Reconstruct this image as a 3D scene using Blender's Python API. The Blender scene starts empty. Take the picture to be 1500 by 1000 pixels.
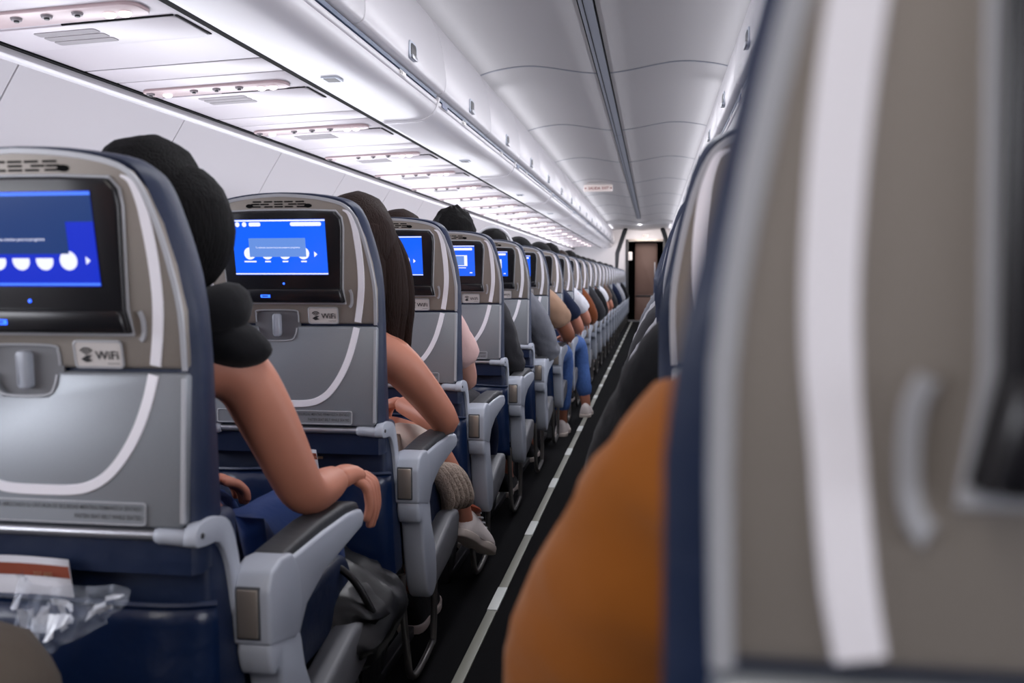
import bpy, bmesh, math, random
from mathutils import Vector, Matrix, noise
random.seed(7)
S = bpy.context.scene
COL = S.collection
PI = math.pi

# ------------------------------------------------------------------ camera
F_PX = 1350.0
VPX, VPY = 957.0, 406.0
phi = math.atan((500-VPY)/F_PX)
psi = math.atan((VPX-750)/F_PX*math.cos(phi))
cd = bpy.data.cameras.new('camera'); cam = bpy.data.objects.new('camera', cd); COL.objects.link(cam)
cam.location = (0.27, 0, 0.97)
cam.rotation_euler = (PI/2-phi, 0, psi)
cd.sensor_width = 36; cd.lens = F_PX/1500*36; cd.clip_start = 0.02
cd.dof.use_dof = True; cd.dof.focus_distance = 2.7; cd.dof.aperture_fstop = 4.8
S.camera = cam
# ------------------------------------------------------------------ world, exposure
w = bpy.data.worlds.new('world'); S.world = w; w.use_nodes = True
w.node_tree.nodes['Background'].inputs[0].default_value = (0.75, 0.8, 0.9, 1)
w.node_tree.nodes['Background'].inputs[1].default_value = 0.3
S.view_settings.view_transform = 'Standard'
S.view_settings.look = 'None'
S.view_settings.exposure = 0.32
S.view_settings.gamma = 1.0
S.view_settings.use_curve_mapping = False
# ------------------------------------------------------------------ lights of the cabin and added fill
def area(name, loc, rot, sx, sy, power, color, spread=180):
    l = bpy.data.lights.new(name, 'AREA'); l.shape = 'RECTANGLE'; l.size = sx; l.size_y = sy
    l.energy = power; l.color = color; l.spread = math.radians(spread)
    o = bpy.data.objects.new(name, l); o.location = loc; o.rotation_euler = rot; COL.objects.link(o); return o
WHITE = (0.93, 0.93, 1.0)
for s in (-1, 1):
    # cove wash lamps along the bin tops, shining up and inward on the ceiling
    area('cove_lamp_far', (s*0.60, 12.6, 1.99), (0, PI-s*0.55, 0), 0.03, 14.5, 4.5, WHITE)
    area('cove_lamp_near', (s*0.60, 1.2, 1.99), (0, PI-s*0.55, 0), 0.03, 8.0, 1.6, WHITE)
    # daylight through the cabin windows
    area('window_daylight', (s*1.60, 9.5, 1.02), (0, s*(PI/2+0.25) , 0), 0.35, 21, 170, (0.92, 0.93, 1.0))
# added fill without a fitting, behind the camera's row, brightens the seat shells
area('aisle_fill_light', (0, -1.0, 1.98), (0, 0, 0), 0.3, 1.6, 13, (1.0, 0.93, 0.86))
area('aisle_fill_light', (0, 10.0, 2.0), (0, 0, 0), 0.06, 18, 80, (0.95, 0.95, 1.0))  # added fill along the aisle, no lamp fitting here

area('door_fill_light', (0.1, 19.6, 1.93), (math.radians(25), 0, 0), 0.8, 0.3, 9, (1.0, 0.9, 0.82))  # added fill to brighten the far door, no fitting modelled
# ------------------------------------------------------------------ materials
def srgb(r, g, b):
    f = lambda c: (c/255)/12.92 if c/255 <= 0.04045 else ((c/255+0.055)/1.055)**2.4
    return (f(r), f(g), f(b), 1)
def mat(name, col, rough=0.5, metal=0.0, emit=None, es=1.0, nscale=0, nbump=0.0, nvar=0.0, sheen=0, trans=0, alpha=1, stretch=None, coat=0):
    m = bpy.data.materials.new(name); m.use_nodes = True; nt = m.node_tree; b = nt.nodes['Principled BSDF']
    b.inputs['Base Color'].default_value = col; b.inputs['Roughness'].default_value = rough; b.inputs['Metallic'].default_value = metal
    if emit: b.inputs['Emission Color'].default_value = emit; b.inputs['Emission Strength'].default_value = es
    if sheen: b.inputs['Sheen Weight'].default_value = sheen*0.4
    if sheen or 'hair' in name or name in ('carpet', 'dark_gap'): b.inputs['Specular IOR Level'].default_value = 0.12
    if trans: b.inputs['Transmission Weight'].default_value = trans; b.inputs['IOR'].default_value = 1.3
    if coat: b.inputs['Coat Weight'].default_value = coat
    if alpha < 1: b.inputs['Alpha'].default_value = alpha
    if nscale:
        tc = nt.nodes.new('ShaderNodeTexCoord'); mp = nt.nodes.new('ShaderNodeMapping'); nz = nt.nodes.new('ShaderNodeTexNoise')
        nt.links.new(tc.outputs['Object'], mp.inputs[0]); nt.links.new(mp.outputs[0], nz.inputs['Vector'])
        if stretch: mp.inputs['Scale'].default_value = stretch
        nz.inputs['Scale'].default_value = nscale; nz.inputs['Detail'].default_value = 4
        if nbump:
            bp = nt.nodes.new('ShaderNodeBump'); bp.inputs['Strength'].default_value = min(1, nbump); bp.inputs['Distance'].default_value = 0.01
            nt.links.new(nz.outputs['Fac'], bp.inputs['Height']); nt.links.new(bp.outputs[0], b.inputs['Normal'])
        if nvar:
            rp = nt.nodes.new('ShaderNodeMix'); rp.data_type = 'RGBA'
            rp.inputs['A'].default_value = tuple(c*(1-nvar) for c in col[:3])+(1,)
            rp.inputs['B'].default_value = tuple(min(1, c*(1+nvar)) for c in col[:3])+(1,)
            nt.links.new(nz.outputs['Fac'], rp.inputs['Factor']); nt.links.new(rp.outputs['Result'], b.inputs['Base Color'])
    return m
M = {}
M['shell'] = mat('shell_silver_warm_lit', srgb(148, 141, 134), 0.4, 0.3, nscale=900, nvar=0.12)  # warm light on the upper shell is put into its grey
M['tray'] = mat('tray_silver_cool_lit', srgb(142, 147, 153), 0.38, 0.3, nscale=900, nvar=0.12)  # cooler light on the tray's tilt put into the colour of the same silver
M['shell_edge'] = mat('shell_edge', srgb(178, 180, 186), 0.35, 0.1)
M['stripe'] = mat('accent_stripe', srgb(250, 248, 255), 0.2, 0.0, coat=0.3)
M['navy'] = mat('navy_leather', srgb(8, 29, 62), 0.5, nscale=14, nbump=0.35, nvar=0.1)
M['navy_gloss'] = mat('navy_vinyl', srgb(9, 30, 64), 0.3, nscale=9, nbump=0.7, nvar=0.1)
M['black'] = mat('black_gloss', srgb(24, 24, 28), 0.25)
M['dark'] = mat('dark_plastic', srgb(38, 38, 42), 0.5)
M['gap'] = mat('dark_gap', srgb(12, 12, 14), 0.9)
M['lgrey'] = mat('light_grey_plastic', srgb(178, 184, 196), 0.38, nscale=700, nvar=0.04)
M['mgrey'] = mat('mid_grey_plastic', srgb(112, 113, 118), 0.5, nscale=700, nvar=0.06)
M['pad'] = mat('armrest_pad', srgb(52, 54, 58), 0.55, nscale=60, nbump=0.1)
M['plate'] = mat('satin_plate', srgb(170, 160, 150), 0.3, 0.6)
M['steel'] = mat('brushed_steel', srgb(190, 192, 198), 0.3, 0.8)
M['legsteel'] = mat('leg_steel', srgb(120, 118, 115), 0.35, 0.7)
M['plaque'] = mat('plaque_white', srgb(205, 200, 198), 0.4)
M['ink'] = mat('ink', srgb(28, 28, 32), 0.6)
M['ink_grey'] = mat('ink_grey', srgb(70, 72, 76), 0.6)
M['scr_blue'] = mat('screen_blue', srgb(4, 10, 60), 0.15, emit=srgb(22, 92, 232), es=1.0)
M['scr_deep'] = mat('screen_deep_blue', srgb(4, 10, 60), 0.15, emit=srgb(12, 42, 190), es=0.9)
M['scr_navy'] = mat('screen_navy', srgb(4, 10, 40), 0.15, emit=srgb(26, 56, 110), es=0.85)
M['scr_pop'] = mat('screen_popup', srgb(4, 10, 40), 0.15, emit=srgb(96, 134, 205), es=1.0)
M['scr_bar'] = mat('screen_bar', srgb(4, 10, 40), 0.15, emit=srgb(70, 120, 250), es=1.1)
M['scr_white'] = mat('screen_white', srgb(40, 40, 60), 0.15, emit=srgb(225, 228, 250), es=1.0)
M['led'] = mat('blue_led', srgb(10, 20, 90), 0.2, emit=srgb(40, 90, 255), es=3)
M['skin'] = mat('skin', srgb(194, 128, 104), 0.5, nscale=40, nvar=0.06)
M['skin_tan'] = mat('skin_tan', srgb(160, 102, 78), 0.5, nscale=40, nvar=0.06)
M['skin_pale'] = mat('skin_pale', srgb(204, 154, 138), 0.5, nscale=40, nvar=0.05)
M['hair_black'] = mat('hair_black', srgb(13, 12, 13), 0.65, nscale=60, nbump=0.6, stretch=(6, 6, 0.6))
M['hair_brown'] = mat('hair_brown', srgb(40, 27, 23), 0.6, nscale=60, nbump=0.6, nvar=0.3, stretch=(6, 6, 0.4))
M['wall'] = mat('sidewall', srgb(194, 190, 193), 0.5, nscale=3, nvar=0.01)
M['bin'] = mat('bin_white', srgb(190, 187, 191), 0.38)
M['psu'] = mat('psu_white', srgb(176, 169, 175), 0.4)
M['psu_pink'] = mat('psu_translucent', srgb(172, 150, 152), 0.35)
M['psu_grille'] = mat('psu_grille', srgb(122, 116, 120), 0.6)
M['ceil'] = mat('ceiling', srgb(172, 170, 171), 0.55)
M['strip'] = mat('ceiling_channel', srgb(120, 124, 134), 0.5)
M['lamp'] = mat('lit_lamp', srgb(255, 245, 245), 0.3, emit=(1.0, 0.86, 0.86, 1), es=1.6)
M['carpet'] = mat('carpet', srgb(14, 14, 17), 0.95, nscale=500, nbump=0.6, nvar=0.4)
M['path'] = mat('path_strip', srgb(132, 132, 122), 0.5)
M['path_lit'] = mat('path_strip_pale', srgb(205, 208, 205), 0.5)
M['door'] = mat('door_brown', srgb(104, 80, 72), 0.6, nscale=90, nvar=0.25)
M['binblue'] = mat('bin_gasket', srgb(48, 66, 92), 0.4)
M['labelblue'] = mat('label_blue', srgb(28, 52, 96), 0.4)
M['red'] = mat('sign_red', srgb(150, 34, 22), 0.5)
M['signlit'] = mat('sign_lit', srgb(230, 220, 215), 0.4, emit=(1, 0.82, 0.78, 1), es=0.12)
M['paper'] = mat('paper', srgb(205, 205, 212), 0.6)
M['rust'] = mat('print_rust', srgb(140, 62, 36), 0.6)
M['film'] = mat('clear_film', srgb(200, 210, 225), 0.08, alpha=0.28, nscale=30, nbump=0.8)
M['film_fold'] = mat('film_folds', srgb(235, 240, 250), 0.1, alpha=0.75)
M['orange'] = mat('orange_cloth', srgb(152, 88, 30), 0.85, nscale=8, nbump=0.5, nvar=0.08, sheen=0.3)
def cloth(n, c, nb=0.6):
    M[n] = mat(n, srgb(*c), 0.9, nscale=12, nbump=nb, nvar=0.12, sheen=0.2); return M[n]
for n, c in dict(c_black=(22, 22, 25), c_char=(52, 52, 56), c_grey=(112, 114, 122), c_tan=(168, 136, 114), c_navy=(26, 34, 58), c_white=(215, 215, 222), c_taupe=(104, 94, 84),
                 c_beige=(186, 170, 160), c_rust=(120, 66, 38), c_blue=(34, 70, 180), c_lgrey=(160, 160, 166), c_pink=(215, 180, 176), c_brown=(96, 78, 68), c_midblue=(30, 54, 104)).items(): cloth(n, c)
M['denim'] = mat('denim', srgb(64, 98, 160), 0.85, nscale=60, nvar=0.35, nbump=0.3)
M['leather_black'] = mat('leather_black', srgb(7, 7, 9), 0.36, nscale=7, nbump=0.5)
M['bag_black'] = mat('bag_black', srgb(13, 13, 15), 0.5, nscale=20, nbump=0.4)
M['brass'] = mat('brass', srgb(200, 165, 130), 0.3, 0.8)
M['knit'] = mat('knit_beige', srgb(168, 150, 136), 0.9, nscale=120, nbump=0.8, nvar=0.15)
M['sneaker'] = mat('sneaker_white', srgb(214, 204, 200), 0.6, nscale=30, nbump=0.1)
M['sole'] = mat('sole', srgb(190, 178, 170), 0.7)
M['foam'] = mat('headphone_white', srgb(210, 210, 215), 0.4)

# ------------------------------------------------------------------ helpers
def link(o): COL.objects.link(o); return o
def tag(o, label=None, cat=None, group=None, kind=None):
    if label: o['label'] = label
    if cat: o['category'] = cat
    if group: o['group'] = group
    if kind: o['kind'] = kind
    return o
def empty(name, loc=(0, 0, 0), **k):
    o = link(bpy.data.objects.new(name, None)); o.location = loc; o.empty_display_size = 0.05; return tag(o, **k)
def bake(o):
    dg = bpy.context.evaluated_depsgraph_get()
    me = bpy.data.meshes.new_from_object(o.evaluated_get(dg)); o.modifiers.clear(); o.data = me
class MB:
    def __init__(self): self.v = []; self.f = []; self.mi = []; self.mats = []
    def add(self, vs, fs, m):
        if m not in self.mats: self.mats.append(m)
        k = self.mats.index(m); n = len(self.v)
        self.v += [tuple(v) for v in vs]; self.f += [tuple(i+n for i in f) for f in fs]; self.mi += [k]*len(fs); return self
    def box(self, x0, x1, y0, y1, z0, z1, m):
        vs = [(x, y, z) for x in (x0, x1) for y in (y0, y1) for z in (z0, z1)]
        return self.add(vs, [(0, 1, 3, 2), (4, 6, 7, 5), (0, 4, 5, 1), (2, 3, 7, 6), (0, 2, 6, 4), (1, 5, 7, 3)], m)
    def slab(self, pts, a0, a1, m, axis='y', fn=None):
        # prism over an outline; axis y: pts are (x,z), axis x: pts are (y,z), axis z: pts are (x,y)
        P = {'y': lambda p, a: (p[0], a, p[1]), 'x': lambda p, a: (a, p[0], p[1]), 'z': lambda p, a: (p[0], p[1], a)}[axis]
        n = len(pts); vs = [P(p, a0) for p in pts]+[P(p, a1) for p in pts]
        if fn: vs = [fn(v) for v in vs]
        return self.add(vs, [tuple(range(n)), tuple(range(2*n-1, n-1, -1))]+[(i, i+n, (i+1) % n+n, (i+1) % n) for i in range(n)], m)
    def tube(self, path, r, m, n=8, cap=True, closed=False):
        path = [Vector(p) for p in path]; L = len(path); rs = r if isinstance(r, (list, tuple)) else [r]*L
        vs = []; up = None
        for i, p in enumerate(path):
            a = path[(i-1) % L] if (i or closed) else p; b = path[(i+1) % L] if (i < L-1 or closed) else p
            t = (b-a).normalized() if (b-a).length > 1e-9 else Vector((0, 0, 1))
            if up is None: up = Vector((0, 0, 1)) if abs(t.z) < 0.9 else Vector((0, 1, 0))
            s = t.cross(up).normalized(); up = s.cross(t).normalized()
            for k in range(n):
                an = 2*PI*k/n; vs.append(p+(s*math.cos(an)+up*math.sin(an))*rs[i])
        fs = [(i*n+k, i*n+(k+1) % n, (i+1) % L*n+(k+1) % n, (i+1) % L*n+k) for i in range(L if closed else L-1) for k in range(n)]
        if cap and not closed: fs += [tuple(range(n-1, -1, -1)), tuple(range((L-1)*n, L*n))]
        return self.add(vs, fs, m)
    def ell(self, c, r, m, nu=16, nv=10, fn=None, rot=None):
        vs = []; fs = []
        for j in range(nv+1):
            th = PI*j/nv
            for i in range(nu):
                a = 2*PI*i/nu; v = Vector((math.sin(th)*math.cos(a), math.sin(th)*math.sin(a), math.cos(th)))
                if fn: v = fn(v)
                v = Vector((v.x*r[0], v.y*r[1], v.z*r[2]))
                if rot: v = rot @ v
                vs.append(v+Vector(c))
        for j in range(nv):
            for i in range(nu): fs.append((j*nu+i, (j+1)*nu+i, (j+1)*nu+(i+1) % nu, j*nu+(i+1) % nu))
        return self.add(vs, fs, m)
    def ribbon(self, pts, wd, y, th, m, fn=None):
        # flat strip in the xz plane along pts, facing -y, with thickness th
        n = len(pts); vs = []
        for i, p in enumerate(pts):
            a = Vector(pts[max(i-1, 0)]); b = Vector(pts[min(i+1, n-1)]); t = (b-a).normalized(); s = Vector((-t.y, t.x))
            w_ = (wd[i] if isinstance(wd, (list, tuple)) else wd)/2
            for q, yy in ((-1, y+th), (-0.85, y), (0.85, y), (1, y+th)):
                v = (p[0]+s.x*w_*q, yy, p[1]+s.y*w_*q); vs.append(fn(v) if fn else v)
        fs = [(i*4+k, i*4+k+1, (i+1)*4+k+1, (i+1)*4+k) for i in range(n-1) for k in range(3)]
        return self.add(vs, fs, m)
    def text(self, s, size, mt, m, align='LEFT', xs=1.0):
        c = bpy.data.curves.new('t', 'FONT'); c.body = s; c.size = size; c.align_x = align; c.offset = 0.012*min(1, size/0.012)*size; c.resolution_u = 2
        o = bpy.data.objects.new('t', c); COL.objects.link(o)
        me = bpy.data.meshes.new_from_object(o.evaluated_get(bpy.context.evaluated_depsgraph_get()))
        vs = [mt @ Vector((v.co.x*xs, v.co.y, 0)) for v in me.vertices]; fs = [tuple(p.vertices) for p in me.polygons]
        bpy.data.objects.remove(o); bpy.data.curves.remove(c); bpy.data.meshes.remove(me)
        return self.add(vs, fs, m)
    def build(self, name, parent=None, bevel=0, seg=2, sub=0, smooth=True, fix=True, loc=None, ang=35):
        me = bpy.data.meshes.new(name); me.from_pydata(self.v, [], self.f); 
        for m in self.mats: me.materials.append(m)
        me.polygons.foreach_set('material_index', self.mi)
        if fix:
            b = bmesh.new(); b.from_mesh(me); bmesh.ops.recalc_face_normals(b, faces=b.faces); b.to_mesh(me); b.free()
        o = link(bpy.data.objects.new(name, me))
        if bevel:
            md = o.modifiers.new('b', 'BEVEL'); md.width = bevel; md.segments = seg; md.limit_method = 'ANGLE'; md.angle_limit = math.radians(ang); md.use_clamp_overlap = True
        if sub:
            md = o.modifiers.new('s', 'SUBSURF'); md.levels = sub; md.render_levels = sub
        if bevel or sub: bake(o)
        if smooth:
            o.data.polygons.foreach_set('use_smooth', [True]*len(o.data.polygons))
            o.data.set_sharp_from_angle(angle=math.radians(50))
        if parent: o.parent = parent
        if loc: o.location = loc
        return o
def copy_tree(o, parent=None):
    c = o.copy(); COL.objects.link(c); c.parent = parent
    for ch in o.children: copy_tree(ch, c)
    return c
def rrect(x0, x1, z0, z1, r, n=4):
    pts = []
    for cx, cz, a0 in ((x1-r, z1-r, 0), (x0+r, z1-r, 90), (x0+r, z0+r, 180), (x1-r, z0+r, 270)):
        for i in range(n+1):
            a = math.radians(a0+90*i/n); pts.append((cx+r*math.cos(a), cz+r*math.sin(a)))
    return pts
def smooth_path(pts, n=6, closed=False):
    P = [Vector(p) for p in pts]; L = len(P); out = []
    g = (lambda i: P[i % L]) if closed else (lambda i: P[max(0, min(L-1, i))])
    for i in range(L if closed else L-1):
        p0, p1, p2, p3 = g(i-1), g(i), g(i+1), g(i+2)
        for k in range(n):
            t = k/n; out.append(0.5*((2*p1)+(-p0+p2)*t+(2*p0-5*p1+4*p2-p3)*t*t+(-p0+3*p1-3*p2+p3)*t**3))
    if not closed: out.append(P[-1])
    return [tuple(p) for p in out]
MX = lambda x, y, z: Matrix.Translation((x, y, z)) @ Matrix.Rotation(PI/2, 4, 'X')   # text facing -y

# ================================================================== THE SETTING
Y0, Y1 = -2.2, 20.3
WALLP = [(1.475, 1.61), (1.505, 1.56), (1.56, 1.475), (1.62, 1.375), (1.68, 1.25), (1.73, 1.11), (1.755, 0.95), (1.75, 0.7), (1.70, 0.4), (1.60, 0.1), (1.55, 0.0)]
MB().box(-1.8, 1.8, Y0, Y1+3, -0.05, 0, M['carpet']).build('floor', smooth=False)['kind'] = 'structure'
for s, side in ((-1, 'left'), (1, 'right')):
    wall = MB()
    wall.slab([(s*x, z) for x, z in [(p[0]+0.02, p[1]) for p in WALLP]]+[(s*1.85, 0), (s*1.85, 1.62)], Y0, Y1, M['gap'])
    wo = wall.build('wall_'+side, smooth=False); wo['kind'] = 'structure'
    # the side wall's separate lining panels, one per 0.93 m, with a fine joint between
    y = -1.32+0.0; k = 0; first = None
    while y < Y1:
        if first is None:
            p = MB(); vs = []; fs = []
            prof = smooth_path([(x, z) for x, z in WALLP], 3)
            for yy in (0.0035, 0.9265):
                for x, z in prof: vs.append((s*x, yy, z))
            n = len(prof)
            for yy in (0.0035, 0.9265):
                for x, z in prof: vs.append((s*(x+0.018), yy, z))
            for i in range(n-1):
                fs.append((i, i+1, n+i+1, n+i)); fs.append((i, i+1, 2*n+i+1, 2*n+i)); fs.append((n+i, n+i+1, 3*n+i+1, 3*n+i))
            p.add(vs, fs, M['wall']); first = p.build('lining_panel', wo); first.location = (0, y, 0)
        else:
            c = first.copy(); link(c); c.parent = wo; c.location = (0, y, 0)
        y += 0.93
    # light valence rail between the wall and the service panels
    MB().slab([(s*1.500, 1.600), (s*1.464, 1.598), (s*1.458, 1.588), (s*1.456, 1.570), (s*1.464, 1.563), (s*1.502, 1.567)], Y0, Y1, M['bin']).build('trim_1' if s < 0 else 'trim_2')['kind'] = 'structure'
    MB().box(*sorted((s*0.846, s*0.868)), Y0, Y1, 1.6085, 1.625, M['gap']).build('trim_5' if s < 0 else 'trim_6', smooth=False)['kind'] = 'structure'
    MB().box(*sorted((s*1.440, s*1.459)), Y0, Y1, 1.587, 1.593, M['gap']).build('trim_7' if s < 0 else 'trim_8', smooth=False)['kind'] = 'structure'
# ceiling: lobed panels with joints, centre channel
CP = [(0.70, 2.03), (0.66, 2.05), (0.58, 2.072), (0.47, 2.088), (0.376, 2.09), (0.28, 2.078), (0.18, 2.06), (0.08, 2.045), (0.0, 2.04)]
prof = smooth_path(CP, 3); full = [(-x, z) for x, z in prof]+[(x, z) for x, z in reversed(prof[:-1])]
ce = MB().box(-1.8, 1.8, Y0, Y1+3, 2.12, 2.16, M['gap']).build('ceiling', smooth=False); ce['kind'] = 'structure'
seams = [Y0, 1.15, 3.05, 4.95, 6.85, 8.75, 10.65, 12.55, 14.45, 16.35, 18.2]
for a, b in zip(seams[:-1], seams[1:]):
    n = len(full); vs = [(x, yy, z) for yy in (a+0.005, b-0.005) for x, z in full]+[(x, yy, z+0.015) for yy in (a+0.005, b-0.005) for x, z in full]
    fs = [(i, i+1, n+i+1, n+i) for i in range(n-1)]+[(i, i+1, 2*n+i+1, 2*n+i) for i in range(n-1)]+[(n+i, n+i+1, 3*n+i+1, 3*n+i) for i in range(n-1)]
    MB().add(vs, fs, M['ceil']).build('ceiling_panel', ce)
for yy in seams[1:-1]:
    n = len(full); vs = [(x, yy+d_, z-0.0025) for d_ in (-0.010, 0.010) for x, z in full]+[(x, yy+d_, z+0.004) for d_ in (-0.010, 0.010) for x, z in full]
    MB().add(vs, [(i, i+1, n+i+1, n+i) for i in range(n-1)]+[(i, i+1, 2*n+i+1, 2*n+i) for i in range(n-1)]+[(n+i, n+i+1, 3*n+i+1, 3*n+i) for i in range(n-1)], M['strip']).build('joint_strip', ce)
for a, b in ((Y0, 3.4), (3.41, 7.0), (7.01, 10.6), (10.61, 14.2), (14.21, 17.0)):
    c = MB(); c.box(-0.028, 0.028, a, b, 2.026, 2.046, M['strip']); c.box(-0.034, -0.030, a, b, 2.030, 2.046, M['gap']); c.box(0.030, 0.034, a, b, 2.030, 2.046, M['gap'])
    c.box(-0.012, -0.009, a, b, 2.024, 2.028, M['gap']).build('centre_channel', ce, bevel=0)
# lowered ceiling before the door
MB().slab([(-0.72, 2.0), (-0.4, 2.01), (0, 1.98), (0.4, 2.01), (0.72, 2.0), (0.72, 2.1), (-0.72, 2.1)], 18.22, Y1+2, M['ceil']).build('lowered_ceiling', ce)
# end wall with door opening, galley beyond
ew = MB(); W = M['wall']
ew.box(-1.8, -0.30, Y1, Y1+0.05, 0, 2.12, W); ew.box(0.50, 1.8, Y1, Y1+0.05, 0, 2.12, W); ew.box(-0.30, 0.50, Y1, Y1+0.05, 1.76, 2.12, W)
ew.build('wall_front', smooth=False)['kind'] = 'structure'
fr = MB(); fr.box(-0.33, -0.27, Y1-0.03, Y1+0.06, 0, 1.79, M['dark']); fr.box(0.47, 0.53, Y1-0.03, Y1+0.06, 0, 1.79, M['dark']); fr.box(-0.27, 0.47, Y1-0.03, Y1+0.06, 1.745, 1.79, M['plate'])
fr.build('trim_3', bevel=0.004)['kind'] = 'structure'
MB().box(-0.6, 0.8, Y1+1.2, Y1+1.25, 0, 2.12, M['gap']).build('wall_galley', smooth=False)['kind'] = 'structure'
gw = MB(); gw.box(-0.62, -0.58, Y1+0.06, Y1+1.2, 0, 2.1, M['dark']); gw.box(0.78, 0.82, Y1+0.06, Y1+1.2, 0, 2.1, M['dark']); gw.build('wall_galley_sides', smooth=False)['kind'] = 'structure'
MB().box(-1.8, 1.8, Y0-0.05, Y0, 0, 2.15, M['wall']).build('wall_back', smooth=False)['kind'] = 'structure'
d = empty('door_1', (0.10, Y1+0.30, 0), kind='structure')
dd = MB().slab(rrect(-0.23, 0.25, 0.02, 1.72, 0.03), 0, 0.04, M['door']).build('door_leaf', d, bevel=0.006)
MB().slab(rrect(-0.20, 0.22, 0.62, 1.68, 0.03), -0.012, 0.002, M['door']).build('raised_panel', dd, bevel=0.004)
MB().slab(rrect(-0.20, 0.22, 0.06, 0.52, 0.03), -0.012, 0.002, M['door']).build('raised_panel', dd, bevel=0.004)
MB().box(-0.21, 0.23, -0.022, -0.012, 0.545, 0.575, M['dark']).build('crossbar', dd, bevel=0.003)
MB().box(0.19, 0.21, -0.04, -0.012, 0.95, 1.30, M['steel']).build('handle', d, bevel=0.004)
MB().box(-0.36, 0.50, Y1+0.10, Y1+0.62, 0, 0.02, M['steel']).build('trim_4', smooth=False)['kind'] = 'structure'
# windows: rows of small rounded cabin windows along both side walls
wn = 0
for s in (-1, 1):
    fo = None
    for k in range(40):
        y = -1.6+0.53*k
        if y > 19.8: break
        wn += 1
        if fo is None:
            o = MB().slab([(y_, z_) for y_, z_ in rrect(-0.13, 0.13, 0.84, 1.20, 0.09)], s*1.70, s*1.745, M['bin'], axis='x').build('window_%d' % wn, bevel=0.006)
            g = MB().slab([(y_, z_) for y_, z_ in rrect(-0.10, 0.10, 0.87, 1.17, 0.075)], s*1.695, s*1.70, mat('daylit_pane', srgb(220, 230, 245), 0.2, emit=(0.8, 0.88, 1, 1), es=2.0), axis='x').build('pane', o)
            fo = (o, g)
        else:
            o = fo[0].copy(); link(o); o.name = 'window_%d' % wn; g = fo[1].copy(); link(g); g.parent = o
        o.location = (0, y, 0); o['kind'] = 'structure'
# floor path marking along the seat edge of the aisle
pm = empty('floor_path_marking', (0, 0, 0), label='long pale escape path strip laid along the dark aisle carpet', cat='floor marking')
y = 1.2; k = 0
base = MB().box(-0.014, 0.014, 0, 0.585, 0, 0.005, M['path']).build('strip_segment', pm, bevel=0.001)
lit = MB().box(-0.015, 0.015, 0, 0.195, 0, 0.007, M['path_lit']).build('strip_segment', pm, bevel=0.001)
while y < 19.5:
    a = base if k == 0 else link(base.copy()); a.parent = pm; a.location = (-0.183, y, 0.0005)
    b = lit if k == 0 else link(lit.copy()); b.parent = pm; b.location = (-0.183, y+0.59, 0.0005)
    y += 0.79; k += 1

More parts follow.
